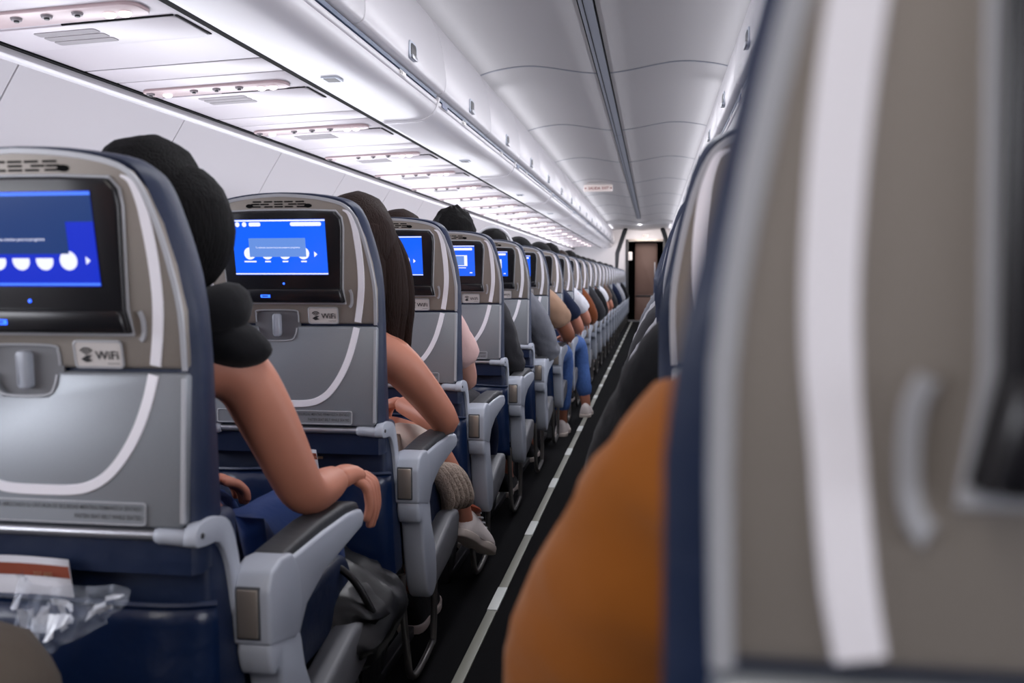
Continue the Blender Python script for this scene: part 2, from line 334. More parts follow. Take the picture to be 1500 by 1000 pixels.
# ------------------------------------------------------------------ overhead bins
ORD = ['first', 'second', 'third', 'fourth', 'fifth', 'sixth', 'seventh', 'eighth', 'ninth', 'tenth', 'eleventh', 'twelfth', 'thirteenth', 'fourteenth', 'fifteenth',
       'sixteenth', 'seventeenth', 'eighteenth', 'nineteenth', 'twentieth', 'twenty-first', 'twenty-second', 'twenty-third', 'twenty-fourth', 'twenty-fifth']
def make_bin(s):
    L = 2.13
    t = empty('overhead_bin')
    bot = [(-0.848, 1.609), (-0.78, 1.609), (-0.70, 1.611), (-0.665, 1.617), (-0.635, 1.632), (-0.618, 1.652), (-0.612, 1.668)]
    bot = smooth_path(bot, 3)
    MB().slab([(-s*x, z) for x, z in bot+[(-0.66, 1.70), (-0.835, 1.70)]], 0.004, L-0.004, M['bin']).build('underside', t, bevel=0.002, ang=60)
    # light rail and navy gasket
    MB().tube([(-s*-0.617, 0.02, 1.680), (-s*-0.617, L-0.02, 1.680)], 0.012, M['bin'], n=10).build('rail', t)
    g = MB(); g.box(*sorted((-s*-0.63, -s*-0.607)), 0.02, L-0.02, 1.694, 1.708, M['binblue']); g.box(*sorted((-s*-0.64, -s*-0.617)), 0.02, L-0.02, 1.66, 1.667, M['gap'])
    g.build('gasket', t, smooth=False)
    for yy in (0.0, L-0.012):
        e = MB(); e.slab([(-s*x, z) for x, z in [(-0.832, 1.599), (-0.70, 1.603), (-0.66, 1.611), (-0.628, 1.632), (-0.607, 1.664), (-0.598, 1.70), (-0.62, 1.71), (-0.83, 1.70)]], yy, yy+0.012, M['bin'])
        e.build('end_collar', t, bevel=0.002)
    # bulged doors
    dp = smooth_path([(-0.603, 1.712), (-0.580, 1.722), (-0.573, 1.75), (-0.574, 1.80), (-0.582, 1.87), (-0.602, 1.95), (-0.635, 2.02), (-0.66, 2.048)], 3)
    for j in range(2):
        a, b = j*L/2+0.003, (j+1)*L/2-0.003
        dr = MB().slab([(-s*x, z) for x, z in dp+[(-0.70, 2.04), (-0.70, 1.72)]], a, b, M['bin']).build('bin_door', t, bevel=0.004, ang=60)
        ym = (a+b)/2
        q = MB(); X_ = -s*-0.572
        q.slab([(ym+u, v) for u, v in rrect(-0.05, 0.05, 1.728, 1.79, 0.02)], X_-s*0.0-(-s)*0.006, X_+(-s)*0.004, M['lgrey'], axis='x')
        q.slab([(ym+u, v) for u, v in rrect(-0.036, 0.036, 1.735, 1.782, 0.014)], X_+(-s)*0.004, X_+(-s)*0.006, M['dark'], axis='x')
        q.slab([(ym+u, v) for u, v in rrect(-0.036, 0.036, 1.728, 1.742, 0.006)], X_+(-s)*0.004, X_+(-s)*0.012, M['steel'], axis='x')
        q.build('latch', dr, bevel=0.0015)
        lb = MB().box(*sorted((-s*-0.604, -s*-0.6035)), ym-0.05, ym+0.03, 1.674, 1.690, M['plaque'])
        lb.box(*sorted((-s*-0.6032, -s*-0.6035)), ym-0.045, ym-0.032, 1.677, 1.687, M['ink']); lb.box(*sorted((-s*-0.6032, -s*-0.6035)), ym-0.024, ym-0.016, 1.677, 1.687, M['ink'])
        lb.build('row_placard', t, smooth=False)
    b_ = MB().box(*sorted((-s*-0.604, -s*-0.6025)), 0.06, 0.16, 1.672, 1.692, M['labelblue'])
    b_.build('blue_label', t, smooth=False)
    v = MB(); v.slab(rrect(*sorted((-s*-0.79, -s*-0.735)), 1.27, 1.34, 0.006), 1.6045, 1.612, M['lgrey'], axis='z'); v.slab(rrect(*sorted((-s*-0.783, -s*-0.742)), 1.278, 1.332, 0.004), 1.6035, 1.6045, M['dark'], axis='z')
    v.build('speaker_grille', t)
    return t
for s, nm in ((-1, 'left'), (1, 'right')):
    first = make_bin(-1 if s < 0 else 1) if False else make_bin(s if s > 0 else -1)
    for k in range(10):
        o = first if k == 0 else copy_tree(first)
        o.location = (0, 1.60-2.13+2.13*k, 0)
        tag(o, label='white overhead bin unit, %s along the %s side of the aisle' % (ORD[k], nm), cat='overhead bin', group='overhead bins, %s side' % nm)

# ------------------------------------------------------------------ passenger service panels
def make_psu(s):
    t = empty('service_panel'); X0, X1 = 0.866, 1.444
    f = lambda a, b: sorted((s*a, s*b))
    def plate(a, b, nm, m=M['psu'], z=1.603, th=0.012, x0=X0, x1=X1):
        return MB().slab(rrect(*f(x0, x1), a, b, 0.006, 2), z, z+th, m, axis='z').build(nm, t, bevel=0.0015)
    plate(0.006, 0.166, 'filler_panel'); plate(0.176, 0.862, 'main_panel')
    MB().box(*f(X0-0.006, X1+0.010), 0.0005, 0.8675, 1.6055, 1.618, M['gap']).build('backing', t, smooth=False)
    u = MB().slab(rrect(*f(0.93, 1.43), 0.275, 0.375, 0.035), 1.594, 1.604, M['psu_pink'], axis='z').build('lamp_strip', t, bevel=0.003)
    for x in (0.985, 1.025, 1.36):
        MB().ell((s*x, 0.335, 1.592), (0.016, 0.014, 0.009), M['lamp'], 12, 8).build('reading_lamp', u)
    for x in (1.09, 1.17, 1.25, 1.405):
        q = MB(); q.tube([(s*x, 0.305, 1.600), (s*x, 0.305, 1.588)], [0.016, 0.012], M['psu_grille'], n=12); q.tube([(s*x, 0.305, 1.589), (s*x, 0.305, 1.584)], 0.006, M['dark'], n=10)
        q.build('air_nozzle', u)
    ox = MB().slab(rrect(*f(0.90, 1.43), 0.41, 0.60, 0.02), 1.5985, 1.604, M['psu'], axis='z').build('oxygen_door', t, bevel=0.0015)
    e = MB(); e.box(*f(0.90, 1.20), 0.403, 0.408, 1.5995, 1.604, M['gap']); e.box(*f(0.892, 0.899), 0.41, 0.59, 1.6005, 1.604, M['gap']); e.build('door_gap', t, smooth=False)
    for j in range(3):
        MB().slab(rrect(*f(1.14, 1.31), 0.445+j*0.042, 0.481+j*0.042, 0.008), 1.597, 1.599, M['psu_grille'], axis='z').build('grille', ox)
    return t
for s, nm in ((-1, 'left'), (1, 'right')):
    first = make_psu(s)
    for k in range(23):
        o = first if k == 0 else copy_tree(first)
        y = 0.03+0.868*(k-1)+0.0
        th = s*0.04; P = Vector((s*1.16, 0, 1.60)); o.rotation_euler = (0, th, 0)
        o.location = P-Matrix.Rotation(th, 3, 'Y') @ P+Vector((0, 2.62+0.868*(k-4), 0))
        tag(o, label='white service panel with reading lamps under the %s bins, %s from the camera end' % (nm, ORD[k]), cat='service panel', group='service panels, %s side' % nm)

# ------------------------------------------------------------------ signs and divider bars
es = empty('exit_sign', (-0.385, 11.0, 2.0), label='white ceiling sign reading SALIDA EXIT in red', cat='sign')
MB().slab(rrect(-0.17, 0.17, -0.02, 0.06, 0.012), 0, 0.02, M['signlit']).build('sign_plate', es, bevel=0.003)
MB().box(-0.14, 0.14, 0.005, 0.018, 0.055, 0.085, M['plaque']).build('mount', es, bevel=0.003)
tx = MB(); tx.text('SALIDA', 0.043, MX(-0.115, -0.0015, 0.004), M['red']); tx.text('EXIT', 0.043, MX(0.045, -0.0015, 0.004), M['red'], xs=0.9)
for sx, x in ((-1, -0.145), (1, 0.150)):
    tx.add([(x+sx*0.016, -0.0015, 0.018), (x, -0.0015, 0.030), (x, -0.0015, 0.006)], [(0, 1, 2)], M['red']); tx.box(*sorted((x, x-sx*0.012)), -0.0016, -0.0012, 0.015, 0.021, M['red'])
tx.build('lettering', es, smooth=False, fix=False)
e2 = empty('exit_sign', (0.095, Y1-0.04, 1.86), label='small lit exit sign above the far brown door', cat='sign')
MB().slab(rrect(-0.06, 0.06, -0.03, 0.03, 0.008), 0, 0.03, M['signlit']).build('sign_plate', e2, bevel=0.003)
MB().text('EXIT', 0.045, MX(-0.05, -0.0015, -0.016), M['red']).build('lettering', e2, smooth=False, fix=False)
cb = empty('wall_phone_box', (-0.24, Y1-0.04, 1.42), label='small white box on the frame left of the far door', cat='wall box')
MB().slab(rrect(-0.03, 0.05, -0.08, 0.10, 0.012), -0.03, 0.01, M['signlit']).build('case', cb, bevel=0.004)
MB().slab(rrect(-0.02, 0.02, -0.06, 0.07, 0.01), -0.045, -0.03, M['plaque']).build('handset', cb, bevel=0.004)
for sx, lab in ((-1, 'black slanting divider strap left of the far door'), (1, 'black slanting divider strap right of the far door')):
    b = empty('divider_strap', (0.07, 19.3, 0), label=lab, cat='divider')
    ps = [(sx*0.33, 1.965), (sx*0.43, 1.965), (sx*0.59, 1.47), (sx*0.59, 1.10), (sx*0.53, 1.10), (sx*0.50, 1.46)]
    MB().slab(ps, 0, 0.04, M['dark']).build('strap', b, bevel=0.006)
    MB().box(*sorted((sx*0.34, sx*0.415)), -0.01, 0.05, 1.95, 1.985, M['gap']).build('ceiling_bracket', b, bevel=0.004)

# ================================================================== SEATS
def lean(v):
    x, y, z = v
    if z > 0.87: y -= (z-0.87)*0.16
    else: y -= (0.87-z)*0.06
    return (x, y, z)
HW = 0.193
UP = [(HW, 0.873), (0.195, 0.945), (0.188, 1.00), (0.177, 1.05), (0.163, 1.09), (0.147, 1.112), (0.123, 1.124), (0.085, 1.132), (0.04, 1.137), (0, 1.139)]
def mirror(p): return p+[(-x, z) for x, z in reversed(p) if abs(x) > 1e-6]
SCREENS = {}
def screen_mesh(kind):
    q = MB(); X0, X1, Z0, Z1 = -0.100, 0.100, 0.975, 1.088; y = -0.0195
    rect = lambda a, b, c, d_, m, e: q.box(a, b, y-e, y-e+0.0004, c, d_, m)
    circ = lambda cx, cz, r, m, e, top=99: q.add([(cx+r*math.cos(k*PI/12), y-e, min(top, cz+r*math.sin(k*PI/12))) for k in range(24)], [tuple(range(24))], m)
    bg = M['scr_deep'] if kind == 'a' else M['scr_blue']
    rect(X0, X1, Z0, Z1, bg, 0)
    if kind == 'a':
        rect(X0, X1, 1.083, 1.087, M['scr_bar'], 0.0004); rect(X0, X1, 0.976, 0.979, M['scr_bar'], 0.0004)
        rect(X0, X1, 1.052, 1.083, M['scr_navy'], 0.0003)
        for j in range(5): circ(-0.076+0.0315*j+0.012, 1.006, 0.0115, M['scr_white'], 0.0005, 99 if j == 4 else 1.009)
        rect(-0.075, 0.064, 1.014, 1.052, M['scr_navy'], 0.0007)
        q.text('Te esta saliendo una cancion para tu programa', 0.0052, MX(-0.064, y-0.0010, 1.030), M['scr_white'])
        q.add([(0.085, y-0.0006, 1.011), (0.085, y-0.0006, 1.001), (0.091, y-0.0006, 1.006)], [(0, 1, 2)], M['scr_white'])
    elif kind in 'bc':
        rect(X0, X1, 1.084, 1.087, M['scr_white'], 0.0004); rect(X0, X1, 0.976, 0.9785, M['scr_white'], 0.0004)
        if kind == 'b':
            circ(-0.088, 1.078, 0.005, M['scr_white'], 0.0005); circ(-0.073, 1.078, 0.005, M['scr_white'], 0.0005)
            q.slab(rrect(-0.063, -0.038, 1.074, 1.082, 0.003), y-0.0006, y, M['scr_white']); q.slab(rrect(0.026, 0.092, 1.074, 1.082, 0.0035), y-0.0006, y, M['scr_white'])
        for j, cx in enumerate((-0.066, -0.028, 0.010, 0.050)):
            circ(cx, 1.019, 0.0125, M['scr_white'], 0.0005)
            rect(cx-(0.013 if j == 0 else 0.006), cx+(0.013 if j == 0 else 0.006), 1.001, 1.004, M['scr_white'], 0.0005)
        if kind == 'b':
            q.box(-0.066, 0.056, y-0.0012, y-0.0008, 1.012, 1.050, M['scr_pop'])
            q.text('Tu saliendo cancion hacia tus pasajeros programas', 0.0047, MX(-0.052, y-0.0016, 1.0295), M['scr_white'])
        else: q.box(-0.066, 0.030, y-0.0012, y-0.0008, 1.014, 1.055, M['scr_pop'])
        q.add([(0.073, y-0.0006, 1.023), (0.073, y-0.0006, 1.011), (0.080, y-0.0006, 1.017)], [(0, 1, 2)], M['scr_white'])
    elif kind == 'd':
        rect(X0, X1, 1.084, 1.087, M['scr_white'], 0.0004); q.slab(rrect(0.00, 0.092, 1.070, 1.079, 0.003), y-0.0006, y, M['scr_white'])
        rect(0.022, 0.072, 1.012, 1.052, M['scr_white'], 0.0004); rect(0.025, 0.060, 1.015, 1.049, M['scr_pop'], 0.0008)
        rect(0.038, 0.066, 1.004, 1.007, M['scr_white'], 0.0004); rect(0.08, 0.09, 0.985, 0.989, M['scr_white'], 0.0004)
    elif kind == 'off':
        q = MB().box(X0, X1, y, y+0.0004, Z0, Z1, M['black'])
    return q
def make_seat(s):
    """origin on the floor under the back face; s = side of the aisle armrest (+1: aisle at +x, 0: no aisle side)"""
    t = empty('passenger_seat')
    # upper shell with notch for the latch pocket
    lx = -0.023
    top = mirror(UP)
    notch = [(lx-0.046, 0.873), (lx-0.046, 0.893), (lx-0.039, 0.900), (lx+0.040, 0.900), (lx+0.047, 0.893), (lx+0.047, 0.873)]
    up = MB().slab(top+notch, 0, 0.030, M['shell'], fn=lean).build('upper_shell', t, bevel=0.006, seg=3, ang=40)
    MB().slab([(lx-0.05, 0.832), (lx+0.05, 0.832), (lx+0.05, 0.905), (lx-0.05, 0.905)], 0.0055, 0.0085, M['mgrey'], fn=lean).build('latch_pocket', t)
    # lighter edge, vents, scoop, upper stripe
    edge = [(x*0.985, z-0.002) for x, z in mirror(smooth_path([(a, b) for a, b in UP], 3)[:])]
    MB().ribbon([(x, z) for x, z in edge], 0.007, -0.0012, 0.003, M['shell_edge'], lean).build('edge_trim', up)
    vg = MB()
    for r_, (za, zb, xs) in enumerate(((1.1225, 1.1252, (-0.046, -0.022, 0.0, 0.022, 0.046)), (1.1175, 1.1202, (-0.050, -0.030, 0.0, 0.030, 0.050)), (1.1125, 1.1152, (-0.048, -0.022, 0.0, 0.022, 0.048)))):
        for x in xs: vg.slab(rrect(x-0.0095, x+0.0095, za, zb, 0.001, 1), -0.0008, 0.004, M['gap'], fn=lean)
    for x in (-0.063, 0.063): vg.slab([(x+0.008*math.cos(a*PI/6), 1.1155+0.0042*math.sin(a*PI/6)) for a in range(12)], -0.0008, 0.004, M['gap'], fn=lean)
    vg.build('vent_grille', up, smooth=False)
    OUTR = [(0.136, 1.106), (0.148, 1.098), (0.158, 1.070), (0.163, 1.035), (0.1655, 0.995), (0.165, 0.955), (0.160, 0.915), (0.1525, 0.877)]
    LOWR = [(0.1505, 0.866), (0.142, 0.830), (0.130, 0.793), (0.112, 0.757), (0.090, 0.728), (0.066, 0.712), (0.040, 0.706), (0, 0.705)]
    WD = lambda n, a, b: [a+(b-a)*min(1, i/(n*0.35)) for i in range(n)]
    for sx in (1, -1):
        p = smooth_path(OUTR, 5); MB().ribbon([(sx*x, z) for x, z in p], WD(len(p), 0.003, 0.0150), -0.0022, 0.0028, M['stripe'], lean).build('accent_stripe', up)
        sc = smooth_path([(0.1375, 0.9085), (0.141, 0.912), (0.1432, 0.920), (0.1432, 0.935), (0.140, 0.944)], 4)
        MB().ribbon([(sx*x, z) for x, z in sc], 0.006, -0.0028, 0.0035, M['shell_edge'], lean).build('scoop_rim', up)
    # tray table
    tnotch = [(lx+0.043, 0.868), (lx+0.041, 0.852), (lx+0.030, 0.838), (lx-0.030, 0.838), (lx-0.041, 0.852), (lx-0.043, 0.868)]
    tr = MB().slab([(-HW, 0.868), (-HW, 0.668), (-HW+0.006, 0.660), (HW-0.006, 0.660), (HW, 0.668), (HW, 0.868)]+tnotch, -0.002, 0.026, M['tray'], fn=lean).build('tray_table', t, bevel=0.005, seg=3, ang=40)
    lower = smooth_path(LOWR, 5); lower = lower+[(-x, z) for x, z in reversed(lower[:-1])]
    MB().ribbon(lower, 0.0150, -0.0042, 0.0028, M['stripe'], lean).build('accent_stripe', tr)
    for sx in (1, -1): MB().ribbon([(sx*(HW-0.003), 0.862), (sx*(HW-0.003), 0.668)], 0.006, -0.0036, 0.004, M['shell_edge'], lean).build('edge_trim', tr)
    pl = MB().slab(rrect(-0.155, 0.142, 0.664, 0.691, 0.004), -0.0036, -0.001, M['tray'], fn=lean)
    rim = [(x, -0.0040, z) for x, z in rrect(-0.155, 0.142, 0.664, 0.691, 0.004)]
    pl.tube([lean(v) for v in rim], 0.0012, M['shell_edge'], n=5, closed=True)
    n0 = len(pl.v)
    for tt, zz in (('MANTENGA ABROCHADO SU CINTURON DE SEGURIDAD MIENTRAS PERMANEZCA SENTADO', 0.6815), ('FASTEN SEAT BELT WHILE SEATED', 0.6705)):
        pl.text(tt, 0.0078, MX(0.137, -0.0042, zz), M['ink_grey'], 'RIGHT', 0.66 if tt[0] == 'M' else 0.75)
    pl.v[n0:] = [lean(v) for v in pl.v[n0:]]
    pl.build('belt_placard', tr, smooth=False, fix=False)
    # latch
    la = MB().slab(rrect(lx-0.0075, lx+0.0085, 0.846, 0.894, 0.006), -0.010, 0.016, M['lgrey'], fn=lean).build('tray_latch', t, bevel=0.003)
    # pocket rims
    rm = MB()
    rm.tube([lean((x, -0.001, z)) for x, z in smooth_path([(lx-0.046, 0.876), (lx-0.046, 0.893), (lx-0.038, 0.901), (lx+0.038, 0.901), (lx+0.047, 0.893), (lx+0.047, 0.876)], 4)], 0.0016, M['shell_edge'], n=6)
    rm.tube([lean((x, -0.003, z)) for x, z in smooth_path([(lx-0.043, 0.864), (lx-0.040, 0.850), (lx-0.028, 0.838), (lx+0.028, 0.838), (lx+0.040, 0.850), (lx+0.043, 0.864)], 4)], 0.0016, M['shell_edge'], n=6)
    rm.build('pocket_rim', t)
    # wifi plaque
    wp = MB().slab(rrect(0.049, 0.110, 0.8755, 0.9055, 0.004), -0.0025, 0.002, M['plaque'], fn=lean)
    wp.tube([lean((x, -0.0026, z)) for x, z in rrect(0.0475, 0.1115, 0.874, 0.907, 0.0045)], 0.0013, M['shell_edge'], n=5, closed=True)
    yy = -0.0034; n0 = len(wp.v)
    wp.text('WiFi', 0.0150, MX(0.0755, yy, 0.8845), M['ink'], xs=1.08)
    for r0, r1 in ((0.0105, 0.0085), (0.0072, 0.0054), (0.0040, 0.0022)):
        vs = [(0.0635+r*math.cos(a), yy, 0.889+r*math.sin(a)) for r in (r0, r1) for a in [math.radians(35+110*i/8) for i in range(9)]]
        wp.add(vs, [(i, i+1, 10+i, 9+i) for i in range(8)], M['ink'])
    wp.add([(0.0555, yy, 0.8845), (0.0635, yy, 0.8895), (0.0715, yy, 0.8895), (0.066, yy, 0.8855), (0.0715, yy, 0.8825), (0.062, yy, 0.8805)], [(0, 1, 2, 3), (0, 3, 4, 5)], M['ink'])
    wp.box(0.091, 0.107, yy, yy+0.0003, 0.8788, 0.8796, M['ink_grey'])
    wp.v[n0:] = [lean(v) for v in wp.v[n0:]]
    wp.build('wifi_plaque', t, smooth=False, fix=False)
    # screen unit
    bz = [(0.133, 1.070), (0.131, 1.090), (0.120, 1.103), (0.06, 1.1055), (0, 1.106), (-0.06, 1.1055), (-0.120, 1.103), (-0.131, 1.090), (-0.133, 1.070), (-0.124, 0.947), (-0.129, 0.917), (0.129, 0.917), (0.124, 0.947)]
    su = MB().slab(bz, -0.010, 0.004, M['black'], fn=lean)
    su.build('screen_unit', t, bevel=0.004, seg=3, ang=30); su = t.children[-1]
    su = [c for c in t.children if c.name.startswith('screen_unit')][-1]
    MB().tube([lean((x*1.012, -0.002, 1.0+(z-1.0)*1.012)) for x, z in bz], 0.0022, M['shell_edge'], n=6, closed=True).build('bezel_rim', su)
    MB().slab([(-0.128, 0.918), (0.128, 0.918), (0.124, 0.946), (-0.124, 0.946)], -0.020, -0.006, M['black'], fn=lean).build('lower_ledge', su, bevel=0.004)
    sp = MB(); sp.box(-0.046, -0.026, -0.0212, -0.019, 0.928, 0.934, M['led']); sp.box(-0.043, -0.030, -0.0216, -0.0208, 0.930, 0.9325, M['dark'])
    for v in range(len(sp.v)): sp.v[v] = lean(sp.v[v])
    sp.build('usb_port', su, smooth=False)
    sl = MB(); sl.ell(lean((0.002, -0.0105, 0.957)), (0.0022, 0.001, 0.0022), M['led'], 8, 6); sl.ell(lean((-0.088, -0.0205, 0.930)), (0.004, 0.001, 0.004), M['led'], 8, 6)
    sl.build('status_light', su)
    q = screen_mesh('off'); q.v = [(v[0], v[1]+0.008, v[2]) for v in q.v]; q.v = [lean(v) for v in q.v]; q.build('screen', su, smooth=False)
    # blue upholstery behind the shell
    bo = [(0.204, 0.60), (0.201, 0.75), (0.199, 0.86), (0.199, 0.945), (0.191, 1.01), (0.180, 1.06), (0.167, 1.100), (0.150, 1.121), (0.12, 1.133), (0.06, 1.142), (0, 1.1445)]
    bk = MB()
    ol = mirror(smooth_path(bo, 3)); n = len(ol); vs = []
    layers = [(0.010, 0.96, -0.001), (0.020, 1.0, 0), (0.050, 0.99, 0.002), (0.078, 0.955, -0.002), (0.092, 0.91, -0.012), (0.098, 0.82, -0.03)]
    for yy_, sc_, dz in layers:
        for x, z in ol:
            wing = 1+0.012*max(0, min(1, (z-0.93)/0.05))*max(0, 1-abs(z-1.0)/0.10)*(yy_ > 0.05)
            vs.append(lean((x*sc_*wing*(1+0.04*max(0, min(1, (1.0-z)/0.08)) if s < 0 and yy_ > 0.015 else 1), yy_+0.02*max(0, 0.85-z)*4*(yy_ > 0.05), z+dz*(z > 1.0))))
    fs = [(j*n+i, j*n+(i+1) % n, (j+1)*n+(i+1) % n, (j+1)*n+i) for j in range(len(layers)-1) for i in range(n)]+[tuple(range(n)), tuple(range(len(layers)*n-1, (len(layers)-1)*n-1, -1))]
    bk.add(vs, fs, M['navy']).build('backrest', t, bevel=0, ang=60)
    hr = MB()
    hr.ell((0, 0.075, 1.03), (0.152, 0.038, 0.085), M['navy'], 20, 12, fn=lambda v: Vector((math.copysign(abs(v.x)**0.6, v.x), v.y, math.copysign(abs(v.z)**0.6, v.z))))
    hr.build('headrest', t)
    # lower back and literature pocket
    lb = MB().slab([(0.200, 0.66), (0.204, 0.5), (0.215, 0.32), (-0.215, 0.32), (-0.204, 0.5), (-0.200, 0.66)], 0.022, 0.12, M['navy']).build('lower_back', t, bevel=0.015, seg=3)
    pk = MB(); nx, nz = 16, 10; vs = []; fs = []
    for j in range(nz+1):
        for i in range(nx+1):
            u = i/nx*2-1; v = j/nz; z = 0.29+0.277*v-0.012*u*u*v; bul = (1-u**4)*(0.045+0.018*math.sin(v*PI))+0.006*noise.noise(Vector((u*3, v*3, 1.3)))
            vs.append((u*(0.225-0.012*v), 0.022-bul, z))
    for j in range(nz):
        for i in range(nx): fs.append((j*(nx+1)+i, j*(nx+1)+i+1, (j+1)*(nx+1)+i+1, (j+1)*(nx+1)+i))
    pk.add(vs, fs, M['navy_gloss'])
    pko = pk.build('literature_pocket', t, fix=False); md = pko.modifiers.new('s', 'SOLIDIFY'); md.thickness = 0.006; bake(pko)
    MB().tube([(vs[nz*(nx+1)+i][0], vs[nz*(nx+1)+i][1], vs[nz*(nx+1)+i][2]) for i in range(nx+1)], 0.0045, M['navy'], n=6).build('pocket_hem', pko)
    # hinge tube and brackets
    MB().tube([(-HW, -0.006, 0.650), (HW, -0.006, 0.650)], 0.0075, M['steel'], n=10).build('hinge_tube', t)
    for sx in (1, -1):
        a = MB(); a.tube([(sx*0.150, -0.006, 0.650), (sx*0.156, -0.006, 0.650), (sx*0.165, -0.006, 0.650), (sx*0.192, -0.006, 0.648)], [0.009, 0.0115, 0.0115, 0.0115], M['lgrey'], n=14)
        a.slab(smooth_path([(-0.017, 0.640), (-0.015, 0.658), (0.0, 0.666), (0.040, 0.664), (0.075, 0.648), (0.098, 0.60), (0.110, 0.53), (0.100, 0.505), (0.085, 0.52), (0.070, 0.59), (0.045, 0.628), (0.01, 0.634)], 3, True), *sorted((sx*0.192, sx*0.209)), M['lgrey'], axis='x')
        a.tube([(sx*0.2085, -0.002, 0.650), (sx*0.211, -0.002, 0.650)], 0.004, M['dark'], n=8)
        a.build('hinge_bracket', t, bevel=0.003, ang=50)
    # cushion
    MB().slab(smooth_path([(0.14, 0.44), (0.13, 0.40), (0.14, 0.35), (0.30, 0.33), (0.52, 0.34), (0.575, 0.37), (0.575, 0.43), (0.52, 0.465), (0.32, 0.45)], 3, True), -0.205, 0.205, M['navy'], axis='x').build('seat_cushion', t, bevel=0.014, seg=3, ang=50)
    # frame: beams and legs
    fb = MB(); fb.tube([(-0.215, 0.24, 0.31), (0.215, 0.24, 0.31)], 0.02, M['legsteel']); fb.tube([(-0.215, 0.46, 0.31), (0.215, 0.46, 0.31)], 0.02, M['legsteel'])
    fb.build('seat_beam', t)
    if s:
        arm(t, s)
        sx = s*0.205
        MB().tube(smooth_path([(sx, 0.135, 0.30), (sx, 0.140, 0.22), (sx, 0.175, 0.09), (sx, 0.205, 0.035), (sx, 0.27, 0.018), (sx, 0.40, 0.03), (sx, 0.43, 0.06), (sx, 0.45, 0.30)], 5), 0.009, M['legsteel'], n=8).build('bag_bar', t)
        lg = MB(); lg.box(*sorted((s*0.10, s*0.13)), 0.16, 0.22, 0, 0.31, M['dark']); lg.box(*sorted((s*0.10, s*0.13)), 0.16, 0.52, 0.0, 0.03, M['dark'])
        lg.slab([(0.42, 0.31), (0.47, 0.31), (0.24, 0.03), (0.18, 0.03)], *sorted((s*0.10, s*0.13)), M['dark'], axis='x'); lg.build('floor_leg', t, bevel=0.004)
    return t
def arm(t, s):
    f = lambda a, b: sorted((s*a, s*b))
    a = MB()
    a.slab([(0.16, 0.470), (0.15, 0.565), (0.17, 0.572), (0.30, 0.574), (0.42, 0.572), (0.485, 0.564), (0.503, 0.548), (0.49, 0.530), (0.42, 0.523), (0.30, 0.510), (0.225, 0.485), (0.19, 0.445)], *f(0.208, 0.256), M['lgrey'], axis='x')
    ao = a.build('armrest', t, bevel=0.006, seg=3, ang=25)
    p = MB(); p.slab([(0.13, 0.560), (0.16, 0.583), (0.30, 0.590), (0.42, 0.588), (0.48, 0.578), (0.50, 0.558), (0.46, 0.566), (0.30, 0.570), (0.16, 0.562)], *f(0.200, 0.250), M['pad'], axis='x')
    p.build('armrest_pad', ao, bevel=0.007, seg=3, ang=25)
    pv = MB(); pv.slab([(0.088, 0.475), (0.085, 0.550), (0.098, 0.574), (0.13, 0.584), (0.17, 0.580), (0.195, 0.55), (0.205, 0.50), (0.195, 0.46), (0.175, 0.452)], *f(0.200, 0.2575), M['lgrey'], axis='x')
    po = pv.build('pivot_cap', ao, bevel=0.006, seg=3, ang=25)
    pp = MB(); pp.box(*f(0.212, 0.241), 0.0815, 0.09, 0.487, 0.553, M['plate']); pp.box(*f(0.2095, 0.2435), 0.084, 0.09, 0.484, 0.556, M['ink_grey'])
    pp.build('satin_insert', ao, bevel=0.0015)
    # outboard side panel: rear post that runs down and forward under the cushion
    sp = MB()
    sp.slab(smooth_path([(0.092, 0.478), (0.100, 0.43), (0.122, 0.425), (0.140, 0.34), (0.165, 0.265), (0.20, 0.228), (0.245, 0.232), (0.262, 0.27), (0.248, 0.34), (0.215, 0.40), (0.195, 0.46), (0.15, 0.480)], 3, True), *f(0.206, 0.256), M['lgrey'], axis='x')
    so = sp.build('side_post', t, bevel=0.007, seg=3, ang=40)
    sh = MB(); sh.slab([(0.20, 0.232), (0.245, 0.30), (0.47, 0.356), (0.54, 0.352), (0.556, 0.33), (0.53, 0.27), (0.42, 0.245), (0.26, 0.225)], *f(0.200, 0.250), M['mgrey'], axis='x')
    sh.build('side_shroud', t, bevel=0.01, seg=3, ang=25)
PROTO = {}
def place_seat(cx, k, s, label, group, scr=None, dy=0):
    key = s
    if key not in PROTO: PROTO[key] = o = make_seat(s)
    else: o = copy_tree(PROTO[key])
    o.location = (cx, 0.265+0.79*k+dy, 0)
    tag(o, label=label, cat='seat', group=group)
    if scr:
        if scr not in SCREENS:
            q = screen_mesh(scr); q.v = [lean((v[0], v[1]+0.008, v[2])) for v in q.v]; tmp = q.build('screen', None, smooth=False, fix=False); SCREENS[scr] = tmp.data; bpy.data.objects.remove(tmp)
        for c in o.children:
            if c.name.startswith('screen_unit'):
                for g in c.children:
                    if g.name.startswith('screen'): g.data = SCREENS[scr]
    return o
LX = -0.489; RX = 0.484
DESC = {1: 'navy and silver aisle seat at the left edge, with dark blue screen of circles', 2: 'navy and silver left aisle seat in sharp focus with bright blue screen and WiFi plaque',
        3: 'left aisle seat just beyond the long-haired woman, screen with one white circle', 4: 'left aisle seat with a brown card on its tray and a blue screen', }
place_seat(LX, 0, 1, 'left aisle seat beside the camera, only its armrest tip in view', 'left aisle seats')
for k in range(1, 25):
    place_seat(LX, k, 1, DESC.get(k, 'navy and silver left aisle seat, %s row ahead of the camera' % ORD[k-1]), 'left aisle seats', {1: 'a', 2: 'b', 3: 'c', 4: 'd', 5: 'd', 6: 'd'}.get(k))
